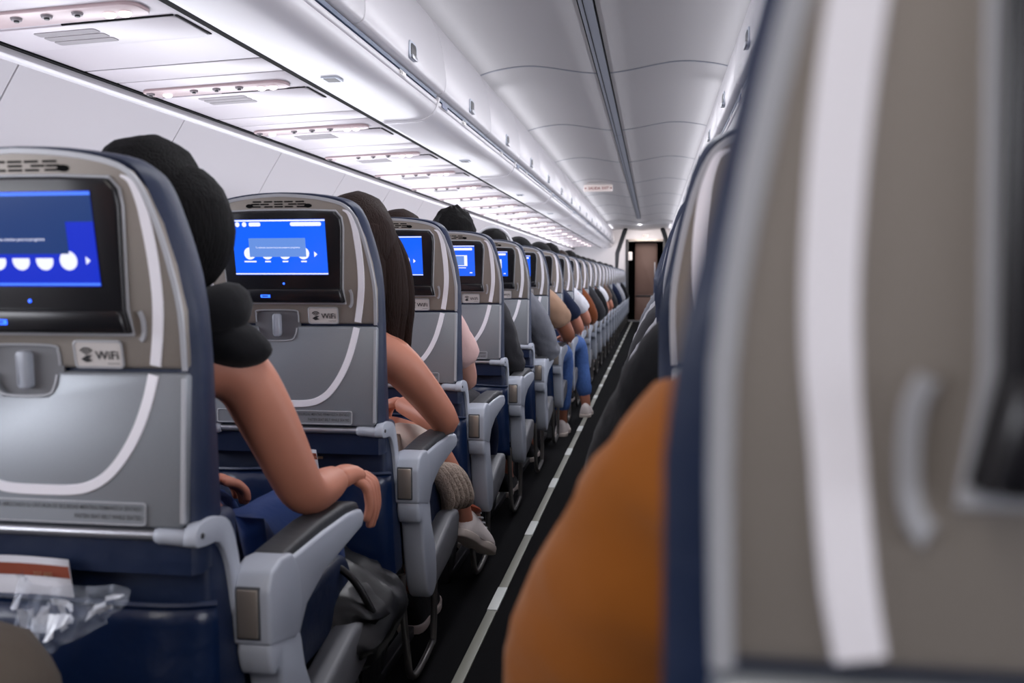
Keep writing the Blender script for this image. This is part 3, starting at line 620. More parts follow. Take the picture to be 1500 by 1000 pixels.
for k in range(1, 25):
    place_seat(RX, k, -1, 'navy and silver right aisle seat, %s row beyond the large blurred seat' % ORD[k-1] if k > 1 else 'narrow sliver of the right aisle seat directly beyond the large blurred one', 'right aisle seats')
place_seat(RX-0.003, 0, -1, 'huge blurred silver seat back filling the right side of the picture', 'right aisle seats')
for k in range(1, 6): place_seat(LX-0.45, k, 0, 'middle seat of the left block, %s row, behind the aisle seats' % ORD[k-1], 'left middle seats', 'b' if k < 3 else None)
for k in range(1, 4): place_seat(LX-0.90, k, 0, 'window seat of the left block, %s row' % ORD[k-1], 'left window seats')

for c in [o for o in bpy.data.objects if o.parent is None and o.get('label', '').startswith('huge blurred silver')][0].children_recursive:
    if c.name.split('.')[0] in ('armrest', 'armrest_pad', 'pivot_cap', 'satin_insert', 'side_post', 'side_shroud', 'seat_cushion', 'seat_beam', 'bag_bar', 'floor_leg', 'hinge_bracket', 'hinge_tube'): continue
    c.data = c.data.copy()
    for v in c.data.vertices:
        if v.co.z > 0.69: v.co.z -= 0.0135*max(0, min(1, (0.925-v.co.z)/0.03))*min(1, (v.co.z-0.69)/0.1)
# the nearest left seat's back sits a little lower than the rest
for c in [o for o in bpy.data.objects if o.parent is None and o.get('label', '').startswith('navy and silver aisle seat at the left edge')][0].children_recursive:
    if c.name.split('.')[0] in ('armrest', 'armrest_pad', 'pivot_cap', 'satin_insert', 'side_post', 'side_shroud', 'seat_cushion', 'seat_beam', 'bag_bar', 'floor_leg', 'hinge_bracket', 'hinge_tube'): continue
    c.data = c.data.copy()
    for v in c.data.vertices:
        k_ = max(0, min(1, (v.co.z-0.69)/0.15)); v.co.z -= 0.016*k_
# ================================================================== PEOPLE
def skin_obj(name, chains, m, parent, sub=1, wr=0.0):
    """chains: lists of ((x,y,z), r); a chain that starts with an int joins that earlier vertex"""
    vs = []; rs = []; es_ = []; roots = []
    for ch in chains:
        prev = None
        for i, c in enumerate(ch):
            if isinstance(c, int): prev = c; continue
            vs.append(c[0]); rs.append(c[1]); n = len(vs)-1
            if prev is not None: es_.append((prev, n))
            else: roots.append(n)
            prev = n
    me = bpy.data.meshes.new(name); me.from_pydata(vs, es_, []); o = link(bpy.data.objects.new(name, me))
    md = o.modifiers.new('skin', 'SKIN'); md.use_smooth_shade = True; md.branch_smoothing = 0.6
    for i, r in enumerate(rs):
        sv = me.skin_vertices[0].data[i]; sv.radius = r if isinstance(r, tuple) else (r, r); sv.use_root = i in roots
    sm = o.modifiers.new('sub', 'SUBSURF'); sm.levels = sub; sm.render_levels = sub
    bake(o); o.data.materials.clear(); o.data.materials.append(m)
    if wr:
        off = Vector((random.random()*9, random.random()*9, 0))
        nn = [v.normal.copy() for v in o.data.vertices]
        for v, n_ in zip(o.data.vertices, nn):
            c = v.co; a = noise.noise(Vector((c.x*9, c.y*9, c.z*5))+off); b = 1-abs(noise.noise(Vector((c.x*16+a*2, c.y*16, c.z*30+c.x*22))+off))*2
            v.co = c+n_*(wr*(a*1.1+b*0.55-0.1))
    o.data.polygons.foreach_set('use_smooth', [True]*len(o.data.polygons))
    if parent: o.parent = parent
    return o
def head_shape(v):
    v = v.copy()
    if v.z < 0: v.x *= 1+0.30*v.z; v.y = v.y*(1+0.15*v.z)+0.06*(-v.z)
    f = v.y > 0.6 and abs(v.x) < 0.35
    if v.y > 0.75 and abs(v.x) < 0.22 and -0.35 < v.z < 0.15: v.y += 0.18*(1-abs(v.x)/0.22)
    if v.y > 0.5 and 0.02 < v.z < 0.25 and 0.2 < abs(v.x) < 0.6: v.y -= 0.06
    return v
def person(base, s, label, group, skin='skin', top='c_grey', sleeve=1.0, legs='c_navy', hair='hair_black', style='short', head=(0.0, 0.20, 1.06), sh=(0.165, 0.19, 0.855),
           el=(0.245, 0.30, 0.625), wr=(0.235, 0.50, 0.615), hand_dir='fwd', knee=0.10, knee_out=0.0, foot_x=None, bulk=1.1, hidden_legs=False, cat='person', lean_x=0.0, kz=0.0):
    t = empty('person', base, label=label, cat=cat, group=group)
    X = lambda p: (s*p[0], p[1], p[2])
    B = bulk
    hx, hy, hz = head
    nb = (hx*0.5, 0.17, 0.915)
    # ---- body: torso, neck, arms, legs in one skinned surface
    oel = (-0.225, 0.30, 0.64); owr = (-0.08, 0.50, 0.60)
    kx1 = knee+knee_out; kx2 = -knee
    fx = foot_x if foot_x is not None else kx1+0.01
    tor = [[(X((0, 0.25, 0.50)), 0.105*B), (X((0, 0.215, 0.64)), 0.10*B), (X((hx*0.2, 0.185, 0.78)), 0.115*B), (X((hx*0.3, 0.18, 0.86)), 0.09*B), (X(nb), 0.052), (X(((hx+nb[0])/2, hy-0.02, hz-0.09)), 0.048), (X((hx, hy, hz-0.03)), 0.055)],
           [3, (X(sh), 0.055*B), (X(((sh[0]*0.45+el[0]*0.55), (sh[1]+el[1])/2, (sh[2]+el[2])/2)), 0.047*B), (X(el), 0.040*B), (X(((el[0]*0.6+wr[0]*0.4), (el[1]*0.6+wr[1]*0.4), (el[2]*0.6+wr[2]*0.4))), 0.038*B), (X(wr), 0.026)],
           [3, (X((-sh[0], sh[1], sh[2])), 0.055*B), (X((-0.205, 0.245, 0.74)), 0.047*B), (X(oel), 0.038*B), (X((-0.15, 0.41, 0.62)), 0.034), (X(owr), 0.025)],
           [0, (X((0.09, 0.32, 0.50)), 0.085*B), (X((kx1, 0.63, 0.52+kz)), 0.062*B), (X((kx1*0.6+fx*0.4, 0.645, 0.33)), 0.052*B), (X((fx, 0.62, 0.10)), 0.036), (X((fx, 0.70, 0.05)), 0.032)],
           [0, (X((-0.09, 0.32, 0.50)), 0.085*B), (X((kx2, 0.63, 0.52)), 0.062*B), (X((kx2, 0.64, 0.32)), 0.052*B), (X((kx2, 0.60, 0.10)), 0.036), (X((kx2, 0.68, 0.05)), 0.032)]]
    # hands: own chains rooted in the palm
    def hand(w_, dirv, out, side):
        w_ = Vector(w_); dv = Vector(dirv).normalized(); sd = Vector(out).normalized(); dn = dv.cross(sd).normalized()
        if dn.z > 0: dn = -dn
        H = [[(tuple(w_-dv*0.015), 0.024), (tuple(w_+dv*0.03), (0.030, 0.016)), (tuple(w_+dv*0.06), (0.034, 0.014))]]
        for i, (ln, off) in enumerate(((0.060, -0.027), (0.070, -0.009), (0.066, 0.009), (0.052, 0.026))):
            p0 = w_+dv*0.055+sd*off; p1 = w_+dv*(0.085)+sd*off*1.1+dn*0.004; p2 = p1+dv*ln*0.35+dn*ln*0.30; p3 = p2+dv*ln*0.10+dn*ln*0.40
            H.append([(tuple(p0), 0.0095), (tuple(p1), 0.0092), (tuple(p2), 0.0085), (tuple(p3), 0.007)])
        p0 = w_+dv*0.015-sd*0.022; p1 = w_+dv*0.04-sd*0.045+dn*0.01; p2 = w_+dv*0.068-sd*0.046+dn*0.02
        H.append([(tuple(p0), 0.012), (tuple(p1), 0.0105), (tuple(p2), 0.008)])
        return H
    chains = [list(c) for c in tor]
    if hand_dir == 'grip':
        # hand bent over the armrest end, fingers hanging down on the aisle side
        w_ = Vector(X(wr)); H = [[(tuple(w_-Vector((0, 0.02, 0))), 0.024), (tuple(w_+Vector((s*0.008, 0.030, 0.004))), (0.028, 0.020)), (tuple(w_+Vector((s*0.020, 0.058, -0.008))), (0.030, 0.016))]]
        for i, (ln, oy) in enumerate(((0.094, 0.072), (0.104, 0.058), (0.100, 0.042), (0.082, 0.026))):
            a = w_+Vector((s*0.018, oy, -0.004)); b = w_+Vector((s*0.040, oy+0.012, -0.022)); c = b+Vector((s*0.004, 0.004, -ln*0.45)); d_ = c+Vector((-s*0.007, -0.004, -ln*0.36))
            H.append([(tuple(a), 0.0105), (tuple(b), 0.0100), (tuple(c), 0.0088), (tuple(d_), 0.0070)])
        a = w_+Vector((-s*0.015, 0.02, 0)); H.append([(tuple(a), 0.012), (tuple(a+Vector((-s*0.018, 0.03, -0.008))), 0.0105), (tuple(a+Vector((-s*0.022, 0.052, -0.02))), 0.008)])
        chains += H
    else: chains += hand(X(wr), X((0, 1, -0.05)) if hand_dir == 'fwd' else X((-0.6, 0.6, -0.1)), (1, 0, 0), s)
    chains += hand(X(owr), X((0.6, 0.7, -0.1)), X((0.7, -0.6, 0)), s)
    body = skin_obj('body', chains, M[skin], t, sub=2 if hand_dir == 'grip' else 1)
    hd = MB(); rot = Matrix.Rotation(-s*0.12, 3, 'Y') if lean_x else None
    hd.ell(X((hx, hy, hz)), (0.076, 0.095, 0.115), M[skin], 24, 18, fn=head_shape, rot=rot)
    for ex in (-1, 1):
        hd.ell((s*hx+ex*0.076, hy-0.005, hz-0.008), (0.010, 0.018, 0.030), M[skin], 10, 8)
    ho = hd.build('head', t)
    ey = MB()
    for ex in (-1, 1): ey.ell((s*hx+ex*0.030, hy+0.083, hz+0.010), (0.012, 0.007, 0.006), M['ink'], 8, 6)
    ey.ell((s*hx, hy+0.088, hz-0.055), (0.020, 0.006, 0.005), M['skin_tan'], 8, 6)
    ey.build('eyes_and_mouth', ho)
    # ---- hair
    hm = M[hair]; h = MB()
    def hs(v):
        v = v.copy(); n_ = noise.noise(v*3)*0.04
        if style == 'spiky': n_ = noise.noise(v*9)*0.13*(v.z > 0)+0.02
        if v.z < -0.25 and style in ('short', 'spiky', 'cap'): v = Vector((v.x*0.82, v.y*0.9, -0.25+(v.z+0.25)*0.6))
        if v.y > 0.55: v.y = 0.55+(v.y-0.55)*0.3 if v.z < 0.45 else v.y
        return v*(1+n_)
    h.ell((s*hx, hy-0.016, hz+0.022), (0.088, 0.100, 0.112), hm, 28, 18, fn=hs, rot=rot)
    if style == 'long':
        sxx = s*hx
        for (dx, dy, w1, zb) in ((0.0, -0.05, 0.075, hz-0.22), (s*0.045, -0.005, 0.048, hz-0.235), (-s*0.05, -0.02, 0.045, hz-0.2), (s*0.075, 0.03, 0.020, hz-0.24), (s*0.062, 0.0, 0.03, hz-0.225), (s*0.022, -0.02, 0.05, hz-0.25)):
            h.tube(smooth_path([(sxx+dx*0.6, hy+dy*0.6-0.01, hz+0.06), (sxx+dx*1.15, hy+dy, hz-0.02), (sxx+dx*1.35, hy+dy+0.005, hz-0.12), (sxx+dx*1.3, hy+dy+0.01, zb+0.05), (sxx+dx*1.25, hy+dy+0.02, zb)], 4),
                   [w1*0.8]+[w1]*6+[w1*(1-0.05*i) for i in range(10)], hm, n=12)
    if style == 'bun':
        h.ell((s*(hx+0.048), hy-0.015, hz-0.005), (0.076, 0.085, 0.098), hm, 20, 14, fn=lambda v: v*(1+0.05*noise.noise(v*4)))
    h.build('hair', t)
    if style == 'cap':
        c = MB(); c.ell((s*hx, hy-0.012, hz+0.03), (0.094, 0.107, 0.112), M['c_black'], 24, 16, fn=lambda v: Vector((v.x, v.y, max(v.z, 0.05))))
        c.ell((s*hx, hy+0.12, hz+0.035), (0.07, 0.07, 0.008), M['c_black'], 16, 6); c.build('cap', t)
    if style == 'phones':
        c = MB(); c.tube([(s*hx+0.100*math.cos(a), hy, hz+0.02+0.122*math.sin(a)) for a in [PI*i/14 for i in range(15)]], 0.008, M['foam'], n=8)
        for ex in (-1, 1): c.ell((s*hx+ex*0.098, hy, hz), (0.018, 0.034, 0.040), M['foam'], 14, 10)
        c.build('headphones', t)
    # ---- clothes
    tm = M[top]; g = 0.014
    shm = (sh[0]-0.015, sh[1], sh[2]+0.002)
    cl = [[(X((0, 0.25, 0.49)), 0.112*B), (X((0, 0.215, 0.64)), 0.108*B), (X((hx*0.2, 0.185, 0.78)), 0.122*B), (X((hx*0.3, 0.18, 0.865)), 0.092*B), (X((nb[0]*0.9, nb[1], nb[2]-0.012)), 0.062)]]
    lerp = lambda a, b, k_: tuple(a[i]*(1-k_)+b[i]*k_ for i in range(3))
    mid = (sh[0]*0.45+el[0]*0.55, (sh[1]+el[1])/2, (sh[2]+el[2])/2)
    if sleeve == 0: cl += [[3, (X(lerp((hx*0.3, 0.18, 0.86), sh, 0.62)), 0.062*B)], [3, (X(lerp((hx*0.3, 0.18, 0.86), (-sh[0], sh[1], sh[2]), 0.62)), 0.062*B)]]
    elif sleeve < 0.3: cl += [[3, (X(lerp((hx*0.3, 0.18, 0.86), sh, 0.6)), 0.072*B), (X(sh), 0.060*B), (X(lerp(sh, mid, 0.12)), 0.056*B)], [3, (X((-sh[0], sh[1], sh[2])), 0.064*B)]]
    elif sleeve < 1:
        cl += [[3, (X(lerp((hx*0.3, 0.18, 0.865), shm, 0.55)), 0.082*B), (X(shm), 0.074*B), (X(mid), 0.066*B), (X(lerp(mid, el, 0.35)), 0.062*B)], [3, (X((-sh[0], sh[1], sh[2])), 0.066*B), (X((-0.205, 0.245, 0.74)), 0.062*B)]]
    else:
        cl += [[3, (X(lerp((hx*0.3, 0.18, 0.865), shm, 0.55)), 0.082*B), (X(shm), 0.076*B), (X(mid), 0.062*B), (X(el), 0.056*B), (X(lerp(el, wr, 0.45)), 0.050*B), (X(lerp(el, wr, 0.93)), 0.036)],
               [3, (X((-sh[0], sh[1], sh[2])), 0.066*B), (X((-0.205, 0.245, 0.74)), 0.060*B), (X(oel), 0.052*B), (X((-0.15, 0.41, 0.62)), 0.045), (X(lerp(oel, owr, 0.9)), 0.034)]]
    skin_obj('shirt', cl, tm, t, sub=2 if base[1] > 7 else 3, wr=0.004 if sleeve == 0.2 else 0.018 if top == 'orange' else 0.010)
    tr = [[(X((0, 0.26, 0.475)), 0.118*B), (X((0.09, 0.33, 0.495)), 0.094*B), (X((kx1, 0.63, 0.52+kz)), 0.073*B), (X((kx1*0.6+fx*0.4, 0.65, 0.33)), 0.064*B), (X((fx, 0.625, 0.13)), 0.050)],
          [0, (X((-0.09, 0.33, 0.495)), 0.094*B), (X((kx2, 0.63, 0.52)), 0.073*B), (X((kx2, 0.645, 0.32)), 0.062*B), (X((kx2, 0.61, 0.13)), 0.048)]]
    skin_obj('trousers', tr, M[legs], t, sub=2, wr=0.007)
    for fx_, fy in ((fx, 0.62), (kx2, 0.60)): shoe(t, (s*fx_, fy, 0), 'c_black' if legs != 'denim' else 'sneaker', s)
    return t
def shoe(parent, p, mk, s, rot=0, name='shoe', tag_=None):
    r = MB(); n = 12; prof_ = [(-0.07, 0.036, 0.075), (-0.03, 0.040, 0.085), (0.02, 0.040, 0.070), (0.07, 0.045, 0.058), (0.12, 0.044, 0.046), (0.155, 0.034, 0.036), (0.175, 0.014, 0.024)]
    vs = []
    for (y, w_, h_) in [(-0.085, 0.018, 0.055)]+prof_:
        for k in range(n):
            a = 2*PI*k/n; vs.append((w_*math.cos(a), y, 0.02+max(-0.008, math.sin(a))*h_))
    L = len(prof_)+1; fs = [(i*n+k, i*n+(k+1) % n, (i+1)*n+(k+1) % n, (i+1)*n+k) for i in range(L-1) for k in range(n)]+[tuple(range(n)), tuple(range((L-1)*n, L*n))]
    r.add(vs, fs, M[mk])
    o = r.build(name, parent, sub=1); o.location = p; o.rotation_euler = rot if isinstance(rot, tuple) else (0, 0, rot)
    so = MB().slab(smooth_path([(-0.03, -0.085), (0.03, -0.085), (0.042, -0.03), (0.036, 0.03), (0.048, 0.09), (0.034, 0.16), (0, 0.182), (-0.034, 0.16), (-0.046, 0.09), (-0.036, 0.03), (-0.04, -0.03)], 3, True), 0.0, 0.024, M['sole'], axis='z').build('sole', None, bevel=0.004, ang=60)
    if parent and parent.parent is None: so.parent = o
    else: so.parent = o
    return o
RY = lambda k: 0.265+0.79*k
G = 'passengers in the left aisle seats'
p1 = person((LX, RY(1), 0), 1, 'woman with dark hair and bare arm gripping the nearest left armrest', G, skin='skin', top='c_black', sleeve=0, legs='c_midblue', hair='hair_black', style='bun',
            bulk=1.0, head=(0.02, 0.24, 1.045), sh=(0.140, 0.26, 0.835), el=(0.212, 0.33, 0.618), wr=(0.212, 0.49, 0.615), hand_dir='grip')
p2 = person((LX, RY(2), 0), 1, 'woman with long straight brown hair and bare shoulders leaning into the aisle', G, skin='skin', top='c_beige', sleeve=0, legs='c_beige', hair='hair_brown', style='long',
            head=(0.080, 0.25, 1.035), bulk=1.0, sh=(0.165, 0.25, 0.775), el=(0.255, 0.40, 0.60), wr=(0.08, 0.56, 0.63), hand_dir='in', lean_x=1)
who = [
 (3, 'passenger in pale pink top with dark leggings, third row on the left', dict(skin='skin_pale', top='c_pink', sleeve=0.5, legs='c_char', style='short', hair='hair_brown', bulk=1.0, sh=(0.12, 0.19, 0.84), el=(0.165, 0.30, 0.63), wr=(0.04, 0.46, 0.62), head=(-0.03, 0.2, 1.05))),
 (4, 'dark grey sleeved passenger with tousled black hair above the headrest', dict(top='c_char', legs='c_black', style='spiky', head=(-0.03, 0.2, 1.115), bulk=1.08, sh=(0.13, 0.19, 0.85), el=(0.195, 0.30, 0.60), wr=(0.10, 0.48, 0.62))),
 (5, 'passenger in crumpled grey long-sleeved shirt leaning out over the armrest', dict(top='c_grey', legs='c_char', head=(-0.01, 0.2, 1.07), el=(0.250, 0.30, 0.60), bulk=1.12, style='phones', hair='hair_black')),
 (6, 'passenger in tan shirt and black cap with jeans knee in the aisle', dict(skin='skin_tan', top='c_tan', sleeve=0.5, legs='denim', style='cap', el=(0.28, 0.30, 0.63), bulk=1.15, knee_out=0.10)),
 (7, 'passenger in navy shirt with white collar strap and jeans', dict(skin='skin', top='c_navy', sleeve=0.5, legs='denim', style='cap', el=(0.275, 0.32, 0.63), bulk=1.1, knee_out=0.13, foot_x=0.30, head=(0.02, 0.2, 1.06))),
 (8, 'passenger in white shirt just beyond the one in navy', dict(skin='skin', top='c_white', sleeve=0.5, legs='c_navy', el=(0.27, 0.3, 0.65), head=(0, 0.2, 1.09))),
 (9, 'passenger in rust patterned top, ninth row', dict(skin='skin_tan', top='c_rust', legs='c_black', hair='hair_brown', el=(0.25, 0.3, 0.63))),
 (10, 'passenger in dark grey jacket, tenth row', dict(top='c_char', legs='c_char', bulk=1.1, el=(0.28, 0.3, 0.63), head=(0, 0.2, 1.08))),
 (11, 'passenger in black jacket, eleventh row', dict(top='c_black', legs='c_black', el=(0.27, 0.3, 0.63))),
 (12, 'passenger in white top, twelfth row', dict(top='c_white', sleeve=0.5, legs='denim', el=(0.26, 0.3, 0.63))),
 (13, 'passenger in brown top, thirteenth row', dict(top='c_brown', sleeve=0.5, legs='c_navy', el=(0.27, 0.3, 0.63))),
 (14, 'passenger in charcoal sweater, fourteenth row', dict(top='c_char', legs='c_navy', bulk=1.1, el=(0.28, 0.3, 0.63))),
 (16, 'passenger in navy sweater, sixteenth row', dict(top='c_navy', legs='c_black', bulk=1.1, el=(0.28, 0.3, 0.63))),
 (18, 'passenger in light grey top, eighteenth row', dict(top='c_lgrey', legs='c_black', el=(0.27, 0.3, 0.63))),
 (20, 'passenger in black top, twentieth row', dict(top='c_black', legs='c_black', bulk=1.1, el=(0.29, 0.3, 0.63))),
]
for k, lab, kw in who: person((LX, RY(k), 0), 1, lab+(' on the left' if 'row' in lab and 'left' not in lab else ''), G, **kw)
GR = 'passengers in the right aisle seats'
person((RX, RY(0), 0), -1, 'blurred passenger in mustard orange sleeve beyond the nearest right seat', GR, skin='skin', top='orange', legs='c_black', sh=(0.165, 0.27, 0.862), el=(0.246, 0.36, 0.665), bulk=1.2)
for k, lab, kw in ((1, 'passenger in black sleeve beyond the orange one on the right', dict(top='c_black', bulk=1.3, sh=(0.165, 0.27, 0.85), el=(0.25, 0.36, 0.66))), (2, 'passenger in light grey sleeve in the third right row', dict(top='c_lgrey', bulk=1.2)),
                   (3, 'passenger in charcoal sleeve in the fourth right row', dict(top='c_char', bulk=1.25)), (4, 'passenger in pale grey top in the fifth right row', dict(top='c_lgrey', bulk=1.25)), (6, 'passenger in grey top in the seventh right row', dict(top='c_grey', bulk=1.2))):
    person((RX, RY(k), 0), -1, lab, GR, legs='c_black', **kw)
# taupe-trousered traveller beside the camera: knee at the lower left corner
person((LX, RY(0), 0), 1, 'passenger in taupe trousers whose knee shows in the lower left corner', G, top='c_char', legs='c_taupe', knee=0.035, kz=0.035, wr=(0.03, 0.40, 0.64))
# ================================================================== BELONGINGS
# papers and bag in the nearest pocket
def paper(nm, loc, rz, w_, h_, label, ry=0):
    t = empty(nm, loc, label=label, cat='paper'); t.rotation_euler = (math.radians(2), ry, rz)
    q = MB(); n = 6; vs = []; fs = []
    for j in range(2):
        for i in range(n+1): u = i/n; vs.append((u*w_-w_/2-(0.015 if j else 0)+0.0, 0.006*math.sin(u*PI)+0.004*j, j*h_))
    for i in range(n): fs.append((i, i+1, n+2+i, n+1+i))
    o = q.add(vs, fs, M['paper']).build('sheet', t, fix=False); md = o.modifiers.new('s', 'SOLIDIFY'); md.thickness = 0.0015; md.offset = 0; bake(o)
    r = MB(); r.add([(u*w_-w_/2+0.0-0.0135, 0.006*math.sin(u*PI)-0.0015+0.003, h_*0.93) for u in [i/n for i in range(n+1)]]+[(u*w_-w_/2-0.0115, 0.006*math.sin(u*PI)-0.0015+0.003, h_*0.80) for u in [i/n for i in range(n+1)]], [(i, i+1, n+2+i, n+1+i) for i in range(n)], M['rust'])
    r.build('header_band', t, fix=False, smooth=False)
    x = MB(); x.text('737 800', 0.008, MX(w_*0.10, -0.002, h_*0.825), M['brass']); x.text('instrucciones de seguridad', 0.0055, MX(-w_*0.35, -0.001, h_*0.56), M['ink_grey']); x.text('safety instructions', 0.0055, MX(-w_*0.35, -0.001, h_*0.49), M['ink_grey'])
    x.build('printing', t, fix=False, smooth=False)
    return t
paper('safety_card', (LX-0.020, RY(1)-0.022, 0.500), 0, 0.15, 0.118, 'white card with rust header band in the nearest seat pocket')
paper('safety_card', (LX+0.050, RY(2)-0.022, 0.51), 0, 0.06, 0.10, 'small white card with rust band in the second seat pocket')
cd4 = empty('tray_card', (LX-0.045, RY(4)-0.012, 0.80), label='brown printed card on the tray of the fourth left seat', cat='card')
MB().slab([(-0.03, -0.025), (0.035, -0.025), (0.04, 0.028), (-0.03, 0.028)], -0.004, 0.0, M['c_brown']).build('card', cd4, bevel=0.001); MB().box(-0.02, 0.03, -0.0048, -0.004, 0.0, 0.008, M['plaque']).build('print', cd4, smooth=False)
# crumpled clear bag
def crumple(seed, pts_fn, nu, nv, amp):
    vs = []; fs = []
    for j in range(nv+1):
        for i in range(nu+1):
            p = Vector(pts_fn(i/nu, j/nv)); q = p*55+Vector((seed, 0, 0))
            p.y += amp*(noise.noise(q)-0.3); p.x += amp*0.4*noise.noise(q+Vector((9, 3, 1))); p.z += amp*0.4*noise.noise(q+Vector((2, 8, 4))); vs.append(p)
    for j in range(nv):
        for i in range(nu): fs.append((j*(nu+1)+i, j*(nu+1)+i+1, (j+1)*(nu+1)+i+1, (j+1)*(nu+1)+i))
    return vs, fs
pb = empty('plastic_bag', (LX, RY(1)-0.06, 0), label='crumpled clear plastic bag hanging out of the nearest seat pocket', cat='bag')
def bagf(u, v):
    x = 0.005+0.15*u; w_ = 0.045*(1-u)**0.8+0.008; c = 0.563+0.022*u+0.012*u*u
    return (x, -0.01-0.012*math.sin(u*PI), c+(v-0.5)*2*w_-0.01*(1-u)*(v < 0.5))
v_, f_ = crumple(3, bagf, 22, 12, 0.02); o = MB().add(v_, f_, M['film']).build('film', pb, fix=False, smooth=False)
v_, f_ = crumple(8, lambda u, v: (bagf(u, 0.3+0.4*v)[0], bagf(u, 0.3)[1]-0.006, bagf(u, 0.25+0.5*v)[2]), 24, 4, 0.018)
f_ = [f for i, f in enumerate(f_) if random.random() < 0.38]; MB().add(v_, f_, M['film_fold']).build('bright_folds', pb, fix=False, smooth=False)
# black handbag and backpack on the floor side of the first row
hb = empty('leather_handbag', (LX+0.13, RY(1)+0.62, 0.36), label='glossy black leather handbag with brass stud below the gripping hand', cat='bag')
def lump(seed, p, q):
    def fn(v):
        v = Vector((math.copysign(abs(v.x)**p, v.x), math.copysign(abs(v.y)**p, v.y), math.copysign(abs(v.z)**p, v.z)))
        n_ = 1-abs(noise.noise(v*1.7+Vector((seed, 0, 0))))*2; m_ = 1-abs(noise.noise(v*4+Vector((0, seed, 0))))*2
        return v*(1+q*n_+q*0.4*m_)
    return fn
MB().ell((0.0, -0.01, -0.01), (0.135, 0.13, 0.075), M['leather_black'], 40, 26, fn=lump(3, 0.55, 0.13), rot=Matrix.Rotation(0.45, 3, 'Y')).build('pouch', hb)
MB().ell((0.075, -0.075, 0.005), (0.085, 0.085, 0.022), M['leather_black'], 36, 16, fn=lump(8, 0.6, 0.12), rot=Matrix.Rotation(0.6, 3, 'Y') @ Matrix.Rotation(0.35, 3, 'X')).build('flap', hb)
MB().ell((0.118, -0.140, -0.045), (0.008, 0.005, 0.008), M['brass'], 10, 8).build('stud', hb)
MB().tube(smooth_path([(-0.05, -0.05, 0.05), (0.02, -0.1, 0.10), (0.09, -0.1, 0.07), (0.13, -0.09, 0.0)], 5), 0.007, M['leather_black']).build('handle', hb)
bp = empty('backpack', (LX+0.10, RY(1)+0.45, 0.0), label='black backpack standing on the floor under the handbag', cat='bag')
MB().ell((0, 0.02, 0.17), (0.155, 0.10, 0.17), M['bag_black'], 24, 16, fn=lambda v: Vector((math.copysign(abs(v.x)**0.7, v.x), v.y, math.copysign(abs(v.z)**0.75, v.z)))).build('main_compartment', bp)
MB().ell((0.02, -0.07, 0.13), (0.11, 0.05, 0.11), M['bag_black'], 20, 12).build('front_pocket', bp)
MB().tube(smooth_path([(0.10, -0.06, 0.30), (0.15, -0.10, 0.22), (0.155, -0.10, 0.10), (0.12, -0.08, 0.03)], 5), 0.006, M['ink_grey']).build('strap', bp)
MB().ell((-0.02, -0.122, 0.20), (0.006, 0.004, 0.008), M['steel'], 8, 6).build('zip_pull', bp)
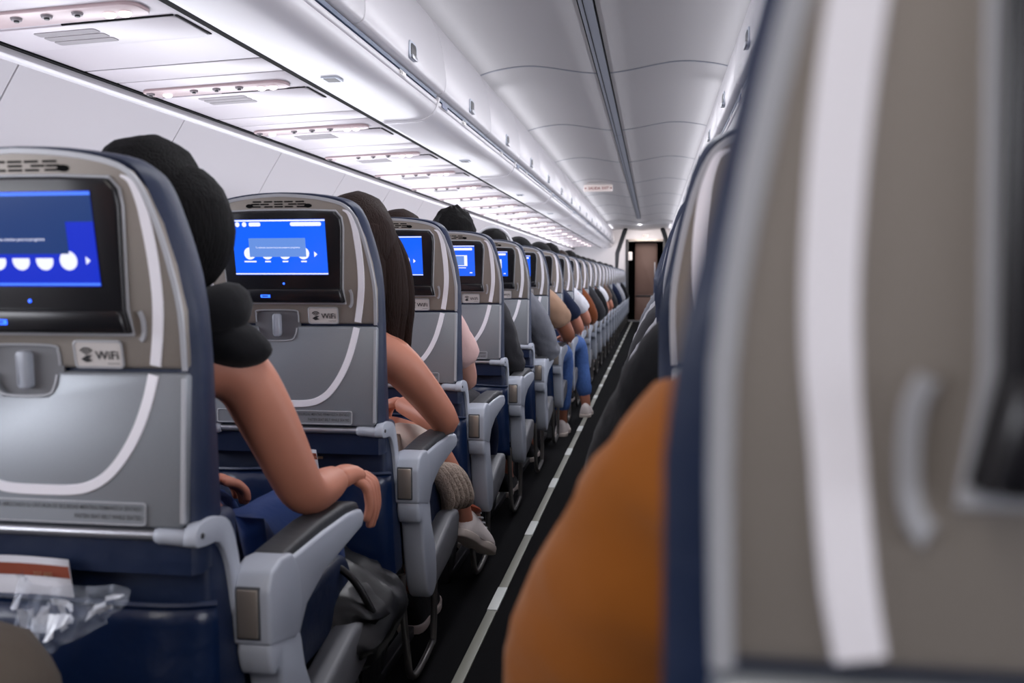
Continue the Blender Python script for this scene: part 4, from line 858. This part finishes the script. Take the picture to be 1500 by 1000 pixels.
# crossed leg with white sneaker and knit jacket of the long haired woman (beside the second row)
sc_ = empty('neck_pillow', (LX+0.070, RY(1)+0.235, 0.925), label='black neck pillow round the neck of the nearest woman on the left', cat='pillow')
MB().tube([(0.062*math.cos(a)*1.0, 0.062*math.sin(a), 0.006*math.sin(3*a)) for a in [math.radians(-240+i*15) for i in range(21)]], [0.02]+[0.036+0.004*math.sin(i) for i in range(19)]+[0.02], M['c_black'], n=12).build('cushion', sc_)
MB().ell((0.042, 0.0, -0.048), (0.088, 0.060, 0.040), M['c_black'], 28, 18, fn=lambda v: v*(1+0.06*noise.noise(v*2)), rot=Matrix.Rotation(0.25, 3, 'Y')).build('scarf_end', sc_)
MB().tube([(-0.02, 0.066, 0.0), (-0.045, 0.06, 0.0)], 0.006, M['ink'], n=8).build('toggle', sc_)
k2 = empty('knit_jacket', (LX, RY(2), 0), label='beige ribbed knit jacket draped over the knee of the long-haired woman', cat='jacket')
kj = MB()
for i in range(5):
    kj.tube(smooth_path([(0.14+0.012*i, 0.42+0.025*i, 0.50-0.01*i), (0.205+0.008*i, 0.46+0.03*i, 0.46-0.005*i), (0.225+0.006*i, 0.52+0.035*i, 0.38-0.008*i), (0.19, 0.56+0.035*i, 0.335), (0.15, 0.55+0.03*i, 0.37)], 5), 0.020, M['knit'], n=8)
kj.build('folds', k2)
MB().tube(smooth_path([(0.17, 0.62, 0.40), (0.21, 0.66, 0.36), (0.20, 0.70, 0.34)], 4), 0.024, M['knit'], n=10).build('cuff', k2)
sn = empty('raised_foot', (0, 0, 0)); bpy.data.objects.remove(sn)
lg = skin_obj('crossed_leg', [[((0.02, 0.52, 0.56), 0.06), ((0.14, 0.66, 0.50), 0.052), ((0.185, 0.76, 0.38), 0.040), ((0.20, 0.82, 0.27), 0.030), ((0.205, 0.85, 0.22), 0.028)]], M['skin'], p2, 2)
sh1 = shoe(p2, (0.205, 0.86, 0.165), 'sneaker', 1, rot=(math.radians(-28), 0, math.radians(-14)), name='raised_sneaker')
lc = MB()
for i in range(4): lc.box(-0.018, 0.018, 0.02+0.022*i, 0.028+0.022*i, 0.098-0.010*i, 0.102-0.010*i, M['foam'])
lc.ell((0, -0.02, 0.10), (0.034, 0.045, 0.012), M['rust'], 12, 6); lc.build('laces', p2); p2.children[-1]
for c in list(p2.children):
    if c.name.startswith('laces'): c.parent = sh1
# navy bag hanging beside the third row armrest
nb_ = empty('navy_bag', (LX, RY(3), 0), label='navy cloth bag strap looped at the third left armrest', cat='bag')
MB().tube(smooth_path([(0.15, 0.35, 0.50), (0.20, 0.40, 0.53), (0.215, 0.47, 0.46), (0.205, 0.50, 0.36), (0.18, 0.48, 0.28)], 5), 0.022, M['c_navy'], n=8).build('strap', nb_)
MB().ell((0.10, 0.50, 0.30), (0.09, 0.09, 0.13), M['c_navy'], 18, 12, fn=lambda v: v*(1+0.15*noise.noise(v*3))).build('pouch', nb_)
